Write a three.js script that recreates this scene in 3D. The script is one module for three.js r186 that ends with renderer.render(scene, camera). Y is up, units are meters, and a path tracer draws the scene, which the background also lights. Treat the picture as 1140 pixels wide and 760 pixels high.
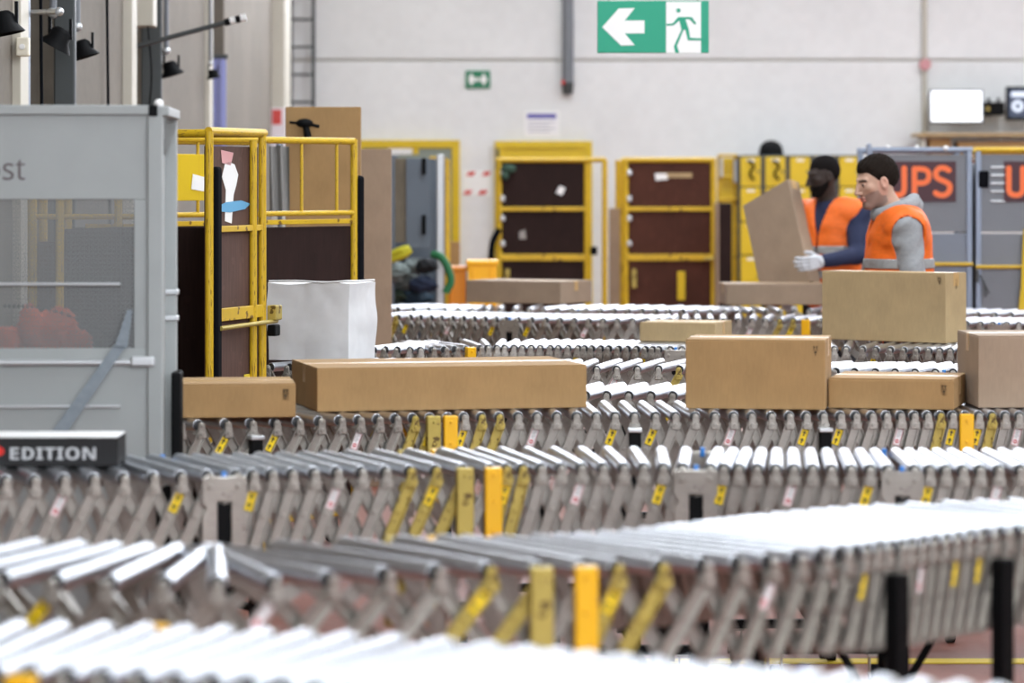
import * as THREE from 'three';
import { RoundedBoxGeometry } from 'three/addons/geometries/RoundedBoxGeometry.js';
import { FontLoader } from 'three/addons/loaders/FontLoader.js';
import { TextGeometry } from 'three/addons/geometries/TextGeometry.js';
import { mergeGeometries } from 'three/addons/utils/BufferGeometryUtils.js';
import { RectAreaLightUniformsLib } from 'three/addons/lights/RectAreaLightUniformsLib.js';

// ---------------------------------------------------------------- camera, light, exposure
const scene = new THREE.Scene();
scene.background = new THREE.Color(0xcfd8e0);
const FOCAL = 3600, EYE = 1.65, HORIZON = 200;          // long lens, eye height, horizon row (1140 x 760 frame)
const camera = new THREE.PerspectiveCamera(2 * Math.atan(380 / FOCAL) * 180 / Math.PI, 1.5, 0.5, 80);
camera.position.set(0, EYE, 0);
camera.lookAt(0, EYE, -10);
camera.setViewOffset(1140, 760, 0, 180, 1140, 760);
camera.focus = 12.6;
camera.userData.fStop = 2.9;
const renderer = new THREE.WebGLRenderer();
renderer.toneMapping = THREE.LinearToneMapping;
renderer.toneMappingExposure = 1.5;
renderer.shadowMap.enabled = true;
RectAreaLightUniformsLib.init();

const HALL = { left: -2.1, right: 11.5, back: -30.2, front: 5.5, top: 6.2 };
const LAMP_GLOW = 31, WINDOW_GLOW = 6.5, FRONT_GLOW = 2.4;
function areaLight(name, w, h, x, y, z, tx, ty, tz, power, color) {
  const l = new THREE.RectAreaLight(color, power, w, h);
  l.name = name; l.position.set(x, y, z); l.lookAt(tx, ty, tz); scene.add(l);
}

// ---------------------------------------------------------------- helpers
let seed = 20231;
const rnd = () => { seed = (seed * 1664525 + 1013904223) >>> 0; return seed / 4294967296; };
const rr = (a, b) => a + (b - a) * rnd();
const V = (x, y, z) => new THREE.Vector3(x, y, z);
// real place of something seen at column x, row y and known to stand d metres away
const at = (x, y, d) => V((x - 570) / FOCAL * d, EYE - (y - HORIZON) / FOCAL * d, -d);
const X = (x, d) => (x - 570) / FOCAL * d;
const Y = (y, d) => EYE - (y - HORIZON) / FOCAL * d;

const taken = {};
function numbered(n) { const k = taken[n] = (taken[n] ?? -1) + 1; return k ? n + '_' + String(k).padStart(3, '0') : n; }
function tag(o, label, category, group) { o.userData.label = label; o.userData.category = category; if (group) o.userData.group = group; return o; }
function thing(name, label, category, [x, y, z] = [0, 0, 0], turn = 0, group) {
  const o = new THREE.Group(); o.name = numbered(name); o.position.set(x, y, z); o.rotation.y = turn; scene.add(o);
  return tag(o, label, category, group);
}
function flat(g) { const n = g.index ? g.toNonIndexed() : g; for (const k of Object.keys(n.attributes)) if (!['position', 'normal', 'uv', 'color'].includes(k)) n.deleteAttribute(k); return n; }
function join(list) { return list.length === 1 ? list[0] : mergeGeometries(list.map(flat), false); }
function part(parent, name, geo, mat) {
  const m = new THREE.Mesh(Array.isArray(geo) ? join(geo) : geo, mat); m.name = name; parent.add(m); return m;
}
function struct(name, geo, mat) { const m = part(scene, numbered(name), geo, mat); m.userData.kind = 'structure'; return m; }
function structGroup(name) { const g = new THREE.Group(); g.name = numbered(name); g.userData.kind = 'structure'; scene.add(g); return g; }
// boxes with uv in metres
function bx(w, h, d, x = 0, y = 0, z = 0) {
  const g = new THREE.BoxGeometry(w, h, d), uv = g.attributes.uv, s = [[d, h], [d, h], [w, d], [w, d], [w, h], [w, h]];
  for (let f = 0; f < 6; f++) for (let k = 0; k < 4; k++) uv.setXY(f * 4 + k, uv.getX(f * 4 + k) * s[f][0], uv.getY(f * 4 + k) * s[f][1]);
  return g.translate(x, y, z);
}
function bb(x0, x1, y0, y1, z0, z1) { return bx(x1 - x0, y1 - y0, Math.abs(z1 - z0), (x0 + x1) / 2, (y0 + y1) / 2, (z0 + z1) / 2); }
function rb(w, h, d, x = 0, y = 0, z = 0, r = 0.004, seg = 2) {
  r = Math.min(r, w / 2.05, h / 2.05, d / 2.05);
  const g = new RoundedBoxGeometry(w, h, d, seg, r), p = g.attributes.position, n = g.attributes.normal, uv = g.attributes.uv;
  for (let i = 0; i < p.count; i++) {
    const ax = Math.abs(n.getX(i)), ay = Math.abs(n.getY(i)), az = Math.abs(n.getZ(i));
    if (az >= ax && az >= ay) uv.setXY(i, p.getX(i), p.getY(i)); else if (ax >= ay) uv.setXY(i, p.getZ(i), p.getY(i)); else uv.setXY(i, p.getX(i), p.getZ(i));
  }
  return g.translate(x, y, z);
}
function tube(a, b, r, seg = 10, r2 = r) {
  const A = Array.isArray(a) ? V(...a) : a, B = Array.isArray(b) ? V(...b) : b, dir = B.clone().sub(A), L = dir.length();
  const g = new THREE.CylinderGeometry(r2, r, L, seg, 1);
  g.applyQuaternion(new THREE.Quaternion().setFromUnitVectors(V(0, 1, 0), dir.normalize()));
  return g.translate((A.x + B.x) / 2, (A.y + B.y) / 2, (A.z + B.z) / 2);
}
function pipe(points, r, seg = 24, rad = 8) { return new THREE.TubeGeometry(new THREE.CatmullRomCurve3(points.map((p) => Array.isArray(p) ? V(...p) : p)), seg, r, rad, false); }
function sphere(r, x, y, z, sx = 1, sy = 1, sz = 1, seg = 14) { return new THREE.SphereGeometry(r, seg, Math.ceil(seg * 0.7)).scale(sx, sy, sz).translate(x, y, z); }
function prism(points, depth, bevel = 0) {
  const s = new THREE.Shape(points.map(([x, y]) => new THREE.Vector2(x, y)));
  return new THREE.ExtrudeGeometry(s, { depth, bevelEnabled: bevel > 0, bevelSize: bevel, bevelThickness: bevel, bevelSegments: 1 });
}

// ---------------------------------------------------------------- textures
function hash(x, y, s) { let h = (x * 374761393 + y * 668265263 + s * 1442695041) | 0; h = Math.imul(h ^ (h >>> 13), 1274126177); return ((h ^ (h >>> 16)) >>> 0) / 4294967296; }
function vnoise(x, y, per, s) {
  const xi = Math.floor(x), yi = Math.floor(y), f = (t) => t * t * (3 - 2 * t), u = f(x - xi), v = f(y - yi), m = (k) => ((k % per) + per) % per;
  const a = hash(m(xi), m(yi), s), b = hash(m(xi + 1), m(yi), s), c = hash(m(xi), m(yi + 1), s), d = hash(m(xi + 1), m(yi + 1), s);
  return a + (b - a) * u + (c - a) * v + (a - b - c + d) * u * v;
}
function fbm(u, v, base, oct, s) { let t = 0, a = 0.5, n = 0; for (let k = 0; k < oct; k++) { t += a * vnoise(u * base * 2 ** k, v * base * 2 ** k, base * 2 ** k, s + k); n += a; a *= 0.5; } return t / n; }
// fn(u, v) gives [r, g, b] in 0..1 (sRGB); the tile covers size metres
function tile(size, fn, n = 256, srgb = true) {
  const data = new Uint8Array(n * n * 4);
  for (let j = 0; j < n; j++) for (let i = 0; i < n; i++) {
    const c = fn(i / n, j / n), k = (j * n + i) * 4;
    data[k] = c[0] * 255; data[k + 1] = c[1] * 255; data[k + 2] = c[2] * 255; data[k + 3] = 255;
  }
  const t = new THREE.DataTexture(data, n, n); t.wrapS = t.wrapT = THREE.RepeatWrapping; t.magFilter = THREE.LinearFilter; t.minFilter = THREE.LinearMipmapLinearFilter; t.generateMipmaps = true;
  if (srgb) t.colorSpace = THREE.SRGBColorSpace;
  t.repeat.set(1 / size, 1 / size); t.needsUpdate = true; return t;
}
const clamp01 = (t) => Math.max(0, Math.min(1, t));
const mixc = (a, b, t) => a.map((v, i) => clamp01(v + (b[i] - v) * t));
const gray = (t) => [clamp01(t), clamp01(t), clamp01(t)];
const T = {
  card: tile(0.6, (u, v) => { const n = fbm(u, v, 6, 5, 3), f = 0.5 + 0.5 * Math.sin(u * Math.PI * 2 * 90), s = vnoise(u * 200, v * 24, 200, 9); return gray(0.86 + 0.1 * n + 0.02 * f + 0.04 * s - 0.02); }),
  wall: tile(3, (u, v) => { const n = fbm(u, v, 4, 6, 21), m = fbm(u, v, 40, 3, 5); return gray(0.92 + 0.06 * n + 0.03 * m - 0.01); }),
  concrete: tile(2, (u, v) => { const n = fbm(u, v, 3, 6, 31), m = fbm(u, v, 60, 2, 8); return gray(0.8 + 0.2 * n + 0.06 * m - 0.05); }),
  floor: tile(2.5, (u, v) => { const n = fbm(u, v, 5, 6, 41), m = vnoise(u * 220, v * 220, 220, 12); return gray(0.78 + 0.2 * n + 0.08 * m - 0.03); }),
  board: tile(0.8, (u, v) => { const n = fbm(u, v, 5, 5, 51), s = vnoise(u * 160, v * 10, 160, 14), w = fbm(u, v, 16, 4, 77); const k = 0.72 + 0.2 * n + 0.12 * s; return w > 0.74 ? mixc(gray(k), gray(1), 0.5) : gray(k); }),
  paint: tile(0.5, (u, v) => { const n = fbm(u, v, 8, 5, 61), c = fbm(u, v, 22, 4, 63); const k = 0.88 + 0.12 * n; return c > 0.73 ? [k * 0.55, k * 0.5, k * 0.5] : gray(k); }),
  scuff: tile(0.4, (u, v) => { const n = fbm(u, v, 6, 5, 71), s = vnoise(u * 14, v * 200, 200, 15); return gray(0.8 + 0.16 * n + 0.06 * s); }),
  scuffRough: tile(0.4, (u, v) => { const n = fbm(u, v, 6, 5, 72), s = vnoise(u * 14, v * 200, 200, 16); return gray(0.55 + 0.35 * n + 0.12 * s); }, 256, false),
  cloth: tile(0.12, (u, v) => { const n = fbm(u, v, 10, 3, 81), w = 0.5 + 0.25 * Math.sin(u * Math.PI * 80) + 0.25 * Math.sin(v * Math.PI * 80); return gray(0.84 + 0.1 * n + 0.06 * w); }),
  holes: tile(0.013, (u, v) => { const c = [[0.25, 0.25], [0.75, 0.75]]; let o = 1; for (const [a, b] of c) { const du = Math.abs(u - a), dv = Math.abs(v - b); if (Math.hypot(du, dv) < 0.3) o = 0; } return gray(o); }, 64, false),
};
function std(color, roughness = 0.7, metalness = 0, extra = {}) { return new THREE.MeshStandardMaterial({ color, roughness, metalness, ...extra }); }
function dull(color, roughness, specularIntensity, extra = {}) { return new THREE.MeshPhysicalMaterial({ color, roughness, specularIntensity, ...extra }); }
const M = {
  wall: std(0xf1f2f2, 0.85, 0, { map: T.wall }),
  joint: std(0xc2bfb6, 0.9),
  pier: std(0x857d71, 0.85, 0, { map: T.concrete }),
  jamb: std(0xcfcabc, 0.6, 0, { map: T.wall }),
  floor: std(0x9a6152, 0.55, 0, { map: T.floor }),
  wallGrey: std(0xa9a9a6, 0.9, 0, { map: T.wall }),
  ceiling: std(0x8f918f, 0.9, 0, { map: T.wall }),
  lineYellow: std(0xe6c93a, 0.6),
  zinc: std(0xd9dde4, 0.34, 1, { map: T.scuff }),
  rollerEnd: std(0x2c2d2f, 0.5),
  galv: std(0xb8b4ac, 0.38, 0.65, { map: T.scuff, roughnessMap: T.scuffRough }),
  galvDark: std(0xaaa69e, 0.38, 0.7, { map: T.scuff }),
  bolt: std(0xd0cdc6, 0.35, 0.9),
  yellow: std(0xdcb41e, 0.45, 0, { map: T.paint }),
  yellowPlate: std(0xf0b70f, 0.38),
  yellowWorn: std(0xc2ad58, 0.5, 0.3, { map: T.paint }),
  lockerYellow: std(0xe6c30f, 0.45, 0, { map: T.wall }),
  black: dull(0x08090b, 0.6, 0.25),
  blackSoft: dull(0x0c0e13, 0.85, 0.2),
  blue: std(0x2f7fd0, 0.4),
  card: std(0xb08c5c, 0.85, 0, { map: T.card }),
  cardPale: std(0xbca277, 0.85, 0, { map: T.card }),
  cardGrey: std(0xa8917a, 0.85, 0, { map: T.card }),
  tape: std(0xbf9a63, 0.3),
  boardBrown: dull(0x694f46, 0.7, 0.4, { map: T.board }),
  boardRed: dull(0x593529, 0.7, 0.35, { map: T.board }),
  boardDark: dull(0x32221f, 0.7, 0.3, { map: T.board }),
  greyPanel: std(0xa7acab, 0.5, 0.1, { map: T.wall }),
  greyMid: std(0x7f8389, 0.5, 0.2, { map: T.wall }),
  alu: std(0xc9ccce, 0.35, 0.6),
  blueGrey: std(0x8a95a6, 0.4, 0.4),
  steelDark: std(0x4b4f50, 0.5, 0.4),
  white: std(0xf1f1ef, 0.6),
  sack: std(0xe9e9e9, 0.65, 0, { map: T.wall }),
  green: std(0x0f9a78, 0.45),
};
M.rollerSet = [M.zinc, M.rollerEnd];
// ---------------------------------------------------------------- the hall
{
  const { left, right, back, front, top } = HALL;
  struct('floor', bb(left - 0.6, right + 0.3, -0.2, 0, back - 0.3, front + 0.3), M.floor);
  struct('ceiling', bb(left - 0.6, right + 0.3, top, top + 0.25, back - 0.3, front + 0.3), M.ceiling);
  struct('wall_right', bb(right, right + 0.3, 0, top, back - 0.3, front + 0.3), M.wallGrey);
  struct('wall_front', bb(left - 0.6, right + 0.3, 0, top, front, front + 0.3), M.wallGrey);
  // back wall: precast panels with recessed joints, clerestory windows above the frame
  const wb = structGroup('wall_back');
  part(wb, 'core', [bb(left - 0.6, right + 0.3, 0, 3.7, back - 0.3, back - 0.03), bb(left - 0.6, right + 0.3, 5.6, top, back - 0.3, back - 0.03)], M.joint);
  const hj = Y(67, 30.2), vj = [left, X(1029, 30.2) - 0.01, 5.9, 8.7, right];
  for (let k = 0; k + 1 < vj.length; k++) for (const [y0, y1] of [[0, hj - 0.012], [hj + 0.012, 3.7], [5.6, top]])
    part(wb, 'panel', rb(vj[k + 1] - vj[k] - 0.02, y1 - y0, 0.05, (vj[k] + vj[k + 1]) / 2, (y0 + y1) / 2, back - 0.025, 0.008, 1), M.wall);
  // clerestory windows, daylit frosted glazing
  const glow = new THREE.MeshStandardMaterial({ color: 0xeaf0f6, emissive: 0xf1f5ff, emissiveIntensity: 3.2, roughness: 0.4 });
  for (let k = 0; k < 5; k++) {
    const x0 = left + 0.2 + k * 2.68, x1 = x0 + 2.4, w = structGroup('window_' + (k + 1));
    part(w, 'window_frame', [bb(x0 - 0.14, x0, 3.7, 5.6, back - 0.2, back + 0.02), bb(x1, x1 + 0.14, 3.7, 5.6, back - 0.2, back + 0.02), bb(x0, x1, 4.62, 4.68, back - 0.1, back)], M.alu);
    for (const [y0, y1] of [[3.7, 4.62], [4.68, 5.6]]) for (const [a, b] of [[x0, (x0 + x1) / 2 - 0.02], [(x0 + x1) / 2 + 0.02, x1]]) part(w, 'pane', bb(a, b, y0, y1, back - 0.09, back - 0.07), glow);
    part(w, 'mullion', bb((x0 + x1) / 2 - 0.02, (x0 + x1) / 2 + 0.02, 3.7, 5.6, back - 0.1, back), M.alu);
    areaLight('window_light', 2.4, 1.9, (x0 + x1) / 2, 4.65, back + 0.04, (x0 + x1) / 2, 4.65, back + 2, WINDOW_GLOW, 0xf1f5ff);
  }
  // tall windows behind the camera
  for (let k = 0; k < 4; k++) {
    const x0 = left + 0.5 + k * 3.2, x1 = x0 + 2.6, w = structGroup('window_' + (k + 6)), z = front - 0.03;
    part(w, 'window_frame', [bb(x0 - 0.06, x0, 2.4, 5.2, z - 0.02, front), bb(x1, x1 + 0.06, 2.4, 5.2, z - 0.02, front), bb(x0, x1, 2.34, 2.4, z - 0.02, front), bb(x0, x1, 5.2, 5.26, z - 0.02, front)], M.alu);
    for (const [a, b] of [[x0, (x0 + x1) / 2 - 0.02], [(x0 + x1) / 2 + 0.02, x1]]) part(w, 'pane', bb(a, b, 2.4, 5.2, z, z + 0.02), glow);
    part(w, 'mullion', bb((x0 + x1) / 2 - 0.02, (x0 + x1) / 2 + 0.02, 2.4, 5.2, z - 0.02, front), M.alu);
    areaLight('window_light', 2.6, 2.8, (x0 + x1) / 2, 3.8, z - 0.06, (x0 + x1) / 2, 3.8, z - 3, FRONT_GLOW, 0xf4f8ff);
  }
  // left wall: piers between dock gates that stand back in recesses
  const wl = structGroup('wall_left');
  part(wl, 'outer_wall', bb(left - 0.6, left - 0.4, 0, top, back, front), M.pier);
  const piers = [[-5.5, 13.6], [15.43, 17.46], [19.38, 22.1], [23.6, 30.2]];
  for (const [a, b] of piers) part(wl, 'pier', rb(0.4, top, b - a, left - 0.2, top / 2, -(a + b) / 2, 0.01, 1), M.pier);
  for (const [d, w] of [[13.6, 0.035], [17.46, 0.05], [22.1, 0.035]]) part(wl, 'corner_guard', rb(0.3, top, 0.22, left - 0.15 + w, top / 2, -d - 0.11, 0.006, 1), M.jamb);
  part(wl, 'column', rb(0.45, top, 0.7, left - 0.105, top / 2, -28.6, 0.02, 2), M.jamb);
  // dock gates in the recesses
  [[13.82, 15.43], [17.68, 19.38], [22.32, 23.6]].forEach(([a, b], k) => {
    const g = structGroup('door_' + (k + 1));
    for (let y = 0; y < 6; y += 0.5) part(g, 'gate_panel', rb(0.05, 0.49, b - a - 0.02, left - 0.36, y + 0.25, -(a + b) / 2, 0.01, 1), M.pier);
  });
  struct('trim_1', rb(0.1, top, 0.06, -2.08, top / 2, -15.05, 0.01, 1), M.steelDark);
  struct('trim_2', rb(0.12, top, 0.06, -2.1, top / 2, -18.85, 0.01, 1), M.steelDark);
  struct('trim_3', rb(0.05, top, 0.05, -2.105, top / 2, -13.95, 0.01, 1), M.blueGrey);
  struct('trim_4', rb(0.035, top, 0.05, -2.12, top / 2, -22.75, 0.008, 1), M.steelDark);
}
// floor marking
{
  const l = struct('trim_5', bb(-2, 9, 0.001, 0.005, -11.02, -11.12), M.lineYellow);
}
// ceiling lamps: fluorescent battens in trays, three rows down the hall
{
  const tray = std(0xe8e8e6, 0.5), glow = new THREE.MeshStandardMaterial({ color: 0xffffff, emissive: 0xffffff, emissiveIntensity: 6, roughness: 0.5 });
  for (const [c, x] of [0.3, 4.3, 8.3].entries()) for (let r = 0; r < 6; r++) {
    const z = 2.5 - r * 5.6;
    const t = thing('ceiling_lamp', `${['first', 'second', 'third', 'fourth', 'fifth', 'sixth'][r]} white strip lamp counted from behind the camera, row ${['beside the dock gates', 'along the middle', 'farthest from the dock gates'][c]}`, 'lamp', [x, 5.5, z], 0, ['lamp row beside the dock gates', 'lamp row along the middle', 'lamp row farthest from the dock gates'][c]);
    part(t, 'housing', rb(0.42, 0.1, 3, 0, 0.05, 0, 0.02, 1), tray);
    for (const s of [-1, 1]) { part(t, 'tube', tube([s * 0.1, -0.02, -1.45], [s * 0.1, -0.02, 1.45], 0.018), glow); part(t, 'hanger', tube([0, 0.1, s], [0, 0.7, s], 0.006, 6), M.galv); }
    areaLight('lamp_light', 0.36, 2.9, x, 5.45, z, x, 0, z, LAMP_GLOW, 0xf1f8ff);
  }
}

// ---------------------------------------------------------------- roller conveyors
const W = 0.53, AXLE = 0.88, DROP = 0.026, L0 = 0.17;
const rollerGeo = (() => {
  const L = W - 0.02, body = new THREE.LatheGeometry([[0.0, 0], [0.0165, 0], [0.019, 0.003], [0.019, L - 0.003], [0.0165, L], [0, L]].map(([r, y]) => new THREE.Vector2(Math.max(r, 1e-4), y)), 20);
  const g = flat(body), p = g.attributes.position, tri = p.count / 3, a = [], b = [];
  for (let k = 0; k < tri; k++) { let m = 0; for (let q = 0; q < 3; q++) m = Math.max(m, Math.hypot(p.getX(k * 3 + q), p.getZ(k * 3 + q))); let end = true; for (let q = 0; q < 3; q++) { const y = p.getY(k * 3 + q); if (y > 0.0005 && y < L - 0.0005) end = false; } (end ? b : a).push(k); }
  const out = new THREE.BufferGeometry(), order = [...a, ...b];
  for (const name of ['position', 'normal', 'uv']) {
    const s = g.attributes[name], n = s.itemSize, arr = new Float32Array(tri * 3 * n);
    order.forEach((k, i) => { for (let q = 0; q < 3 * n; q++) arr[i * 3 * n + q] = s.array[k * 3 * n + q]; });
    out.setAttribute(name, new THREE.BufferAttribute(arr, n));
  }
  out.addGroup(0, a.length * 3, 0); out.addGroup(a.length * 3, b.length * 3, 1);
  const uv = out.attributes.uv; for (let i = 0; i < uv.count; i++) uv.setXY(i, uv.getX(i) * 0.12, uv.getY(i) * L);
  return out;
})();
function bolt(x, y, z, r = 0.0075, h = 0.006) { return new THREE.CylinderGeometry(r * 0.8, r, h, 8).rotateX(Math.PI / 2).translate(x, y, z + h / 2); }
// channel section link, flanges outwards (+z), pivots at y = 0 and y = L0
const linkGeo = join([
  bx(0.03, L0 + 0.024, 0.0025, 0, L0 / 2, 0),
  bx(0.0028, L0 + 0.016, 0.014, 0.0138, L0 / 2, 0.007), bx(0.0028, L0 + 0.016, 0.014, -0.0138, L0 / 2, 0.007),
  bolt(0, 0, 0.001), bolt(0, L0 / 2, 0.001), bolt(0, L0, 0.001)]);
const fingerGeo = (() => {
  const s = new THREE.Shape(); const w = 0.0105, h = DROP;
  s.moveTo(-w * 1.1, -0.012); s.lineTo(w * 1.1, -0.012); s.lineTo(w * 0.85, h); s.absarc(0, h, w * 0.85, 0, Math.PI, false); s.lineTo(-w * 1.1, -0.012);
  const g = new THREE.ExtrudeGeometry(s, { depth: 0.006, bevelEnabled: true, bevelSize: 0.002, bevelThickness: 0.002, bevelSegments: 1, curveSegments: 5 });
  return join([g, bolt(0, h, 0.008, 0.006, 0.005), bolt(0, 0, 0.008, 0.0075, 0.005)]);
})();
const stickerGeo = bx(0.0235, 0.056, 0.0012);
function stickerTexture(kind) {
  const c = document.createElement('canvas'); c.width = 64; c.height = 152; const g = c.getContext('2d');
  g.fillStyle = kind ? '#f0eeee' : '#f7d512'; g.fillRect(0, 0, 64, 152);
  if (kind) { g.strokeStyle = '#c8404a'; g.lineWidth = 3; g.strokeRect(4, 4, 56, 144); g.fillStyle = '#c8303a'; g.beginPath(); g.arc(32, 116, 18, 0, 7); g.fill(); g.fillStyle = '#f0eeee'; g.fillRect(20, 112, 24, 8); g.fillStyle = '#888'; for (let k = 0; k < 6; k++) g.fillRect(12, 18 + k * 12, 40 - (k % 3) * 6, 4); }
  else { g.fillStyle = '#17150c'; g.fillRect(0, 0, 64, 5); g.fillRect(0, 147, 64, 5); for (const y of [16, 84]) { g.beginPath(); g.moveTo(32, y); g.lineTo(52, y + 24); g.lineTo(38, y + 24); g.lineTo(38, y + 50); g.lineTo(26, y + 50); g.lineTo(26, y + 24); g.lineTo(12, y + 24); g.fill(); } }
  const t = new THREE.CanvasTexture(c); t.colorSpace = THREE.SRGBColorSpace; t.repeat.set(1 / 0.0235, 1 / 0.056); t.wrapS = t.wrapT = THREE.RepeatWrapping; return t;
}
M.stickerYellow = std(0xffffff, 0.5, 0, { map: stickerTexture(0) });
M.stickerWhite = std(0xffffff, 0.5, 0, { map: stickerTexture(1) });
const wheelGeo = join([new THREE.CylinderGeometry(0.04, 0.04, 0.028, 18).rotateZ(Math.PI / 2).translate(0, 0.04, 0), new THREE.CylinderGeometry(0.012, 0.012, 0.05, 8).rotateZ(Math.PI / 2).translate(0, 0.04, 0)]);
const forkGeo = join([bx(0.004, 0.07, 0.035, 0.022, 0.075, 0), bx(0.004, 0.07, 0.035, -0.022, 0.075, 0), bx(0.06, 0.006, 0.05, 0, 0.112, 0)]);
const endPlateGeo = join([rb(0.046, 0.19, 0.03, 0, -0.085, 0.03, 0.005, 2), bolt(0, -0.01, 0.045, 0.005), bolt(0, -0.08, 0.045, 0.005), bolt(0, -0.16, 0.045, 0.005)]);

// cells[] = [column, row] of link tips along the near edge; tips[] = columns of single link tips
function conveyor(label, o) {
  const wide = o.width ?? W;
  const pts = (o.world ?? o.cells.map(([x, y]) => { const d = FOCAL * (EYE - AXLE - 0.012) / (y - HORIZON); return [X(x, d), d]; })).map(([x, d]) => V(x, 0, -d));
  const curve = new THREE.CatmullRomCurve3(pts, false, 'centripetal'), N = 1500, P = curve.getPoints(N), S = [0], C = [];
  for (let k = 0; k <= N; k++) { if (k) S.push(S[k - 1] + P[k].distanceTo(P[k - 1])); C.push(570 + P[k].x / -P[k].z * FOCAL); }
  const find = (arr, v) => { let lo = 0, hi = N; while (hi - lo > 1) { const m = (lo + hi) >> 1; if (arr[m] <= v) lo = m; else hi = m; } return lo + (v - arr[lo]) / (arr[hi] - arr[lo] || 1); };
  const sOf = (x) => { const k = find(C, x), i = Math.min(N - 1, Math.floor(k)); return S[i] + (S[i + 1] - S[i]) * (k - i); };
  const posAt = (s) => { const k = Math.max(0, Math.min(N, find(S, s))), i = Math.min(N - 1, Math.floor(k)); return P[i].clone().lerp(P[i + 1], k - i); };
  const tanAt = (s) => posAt(Math.min(S[N], s + 0.05)).sub(posAt(Math.max(0, s - 0.05))).normalize();
  // roller stations
  let st = [];
  const tips = o.tips ?? [];
  for (let k = 0; k < tips.length; k++) {
    const a = sOf(tips[k]);
    if (k) { const b = st[st.length - 1], n = Math.max(1, Math.round((a - b) / ((o.pitch ?? 0.06) * 1.0))); if (a - b > (o.pitch ?? 0.06) * 1.7) for (let q = 1; q < n; q++) st.push(b + (a - b) * q / n); }
    st.push(a);
  }
  if (!st.length) st.push(S[N] / 2);
  const pL = o.pitchL ?? o.pitch ?? 0.06, pR = o.pitchR ?? o.pitch ?? 0.06;
  while (st[0] - pL > 0.01) st.unshift(st[0] - pL);
  while (st[st.length - 1] + pR < S[N] - 0.01) st.push(st[st.length - 1] + pR);
  const n = st.length, near = [], far = [], nor = [], side_ = [], tan = [], col = [];
  for (let i = 0; i < n; i++) {
    const p = posAt(st[i]), t = tanAt(st[i]), m = V(-t.z, 0, t.x).multiplyScalar(-1); if (m.z > 0) m.negate();
    side_.push(m.clone());
    if (o.skew) { const c = 570 + p.x / -p.z * FOCAL, q = o.skew; let a = q[0][1]; for (let k = 1; k < q.length; k++) if (c >= q[k - 1][0]) a = c >= q[k][0] ? q[k][1] : q[k - 1][1] + (q[k][1] - q[k - 1][1]) * (c - q[k - 1][0]) / (q[k][0] - q[k - 1][0]); m.applyAxisAngle(V(0, 1, 0), -a * Math.PI / 180 * -1); }
    near.push(p); nor.push(m); tan.push(t); far.push(p.clone().addScaledVector(m, wide)); col.push(570 + p.x / -p.z * FOCAL);
  }
  const mid = near[n >> 1].clone().add(far[n >> 1]).multiplyScalar(0.5);
  const root = thing('roller_conveyor', label, 'conveyor', [mid.x, 0, mid.z]);
  const loc = (v) => v.clone().sub(root.position);
  const hit = (list, i) => (list ?? []).some((x) => { let b = 0; for (let k = 1; k < n; k++) if (Math.abs(col[k] - x) < Math.abs(col[b] - x)) b = k; return b === i; });
  const put = (name, geo, mat, x, y, z, origin, sy = 1) => { const m = part(root, name, geo, mat); m.matrix.makeBasis(x, y, z).scale(V(1, sy, 1)).setPosition(loc(origin)); m.matrix.decompose(m.position, m.quaternion, m.scale); return m; };
  const UPV = V(0, 1, 0);
  const lat = (i, pts_) => { const a = pts_[Math.max(0, i - 1)], b = pts_[Math.min(n - 1, i + 1)], p = a.distanceTo(b) / (Math.min(n - 1, i + 1) - Math.max(0, i - 1) || 1); return Math.sqrt(Math.max(0.009, L0 * L0 - p * p)); };
  for (let i = 0; i < n; i++) {
    const m = nor[i], t = tan[i], b = near[i].clone().setY(AXLE).addScaledVector(m, 0.01);
    // roller
    put('roller', rollerGeo, M.rollerSet, UPV.clone(), m.clone(), V().crossVectors(UPV, m), b, (wide - 0.02) / (W - 0.02));
    const shaded = hit(o.yellowLinks, i);
    for (const [side, pp] of [[0, near], [1, far]]) {
      const out = side ? side_[i].clone() : side_[i].clone().negate(), ax = V().crossVectors(UPV, out);
      const top = pp[i].clone().setY(AXLE - DROP);
      put('roller_bracket', fingerGeo, shaded && !side ? M.yellowWorn : M.galv, ax, UPV.clone(), out, top.clone().addScaledVector(out, 0.016));
      for (const dir of [-1, 1]) {
        const j = i + dir; if (j < 0 || j >= n) continue;
        const foot = pp[j].clone().setY(AXLE - DROP - lat(j, pp)), head = top.clone(), outer = dir < 0;
        const y = head.clone().sub(foot), len = y.length(); y.normalize();
        const z = out.clone().addScaledVector(y, -out.dot(y)).normalize(), x = V().crossVectors(y, z);
        const lk = put('link', linkGeo, shaded && !side && outer ? M.yellowWorn : outer ? M.galv : M.galvDark, x, y, z, foot.addScaledVector(out, outer ? 0.008 : -0.009), len / L0);
        if (!side && outer) {
          if (hit(o.yellowStickers, i)) { const s = part(lk, 'sticker', stickerGeo, M.stickerYellow); s.position.set(0, L0 * 0.755, 0.0045); s.userData.label = 'yellow sticker with black arrows'; }
          if (hit(o.whiteStickers, i)) { const s = part(lk, 'sticker', stickerGeo, M.stickerWhite); s.position.set(0, L0 * 0.755, 0.0045); s.userData.label = 'white sticker with red print'; }
        }
      }
    }
    const pale = hit(o.palePlates, i);
    if (pale || hit(o.endPlates, i)) {
      for (const [side, pp] of [[0, near], [1, far]]) { const out = side ? side_[i].clone() : side_[i].clone().negate(); const q = put('end_plate', endPlateGeo, pale ? M.yellowWorn : M.yellowPlate, V().crossVectors(UPV, out), UPV.clone(), out, pp[i].clone().setY(AXLE)); q.userData.label = pale ? 'pale worn yellow end plate' : 'bright yellow end plate'; }
    }
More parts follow.
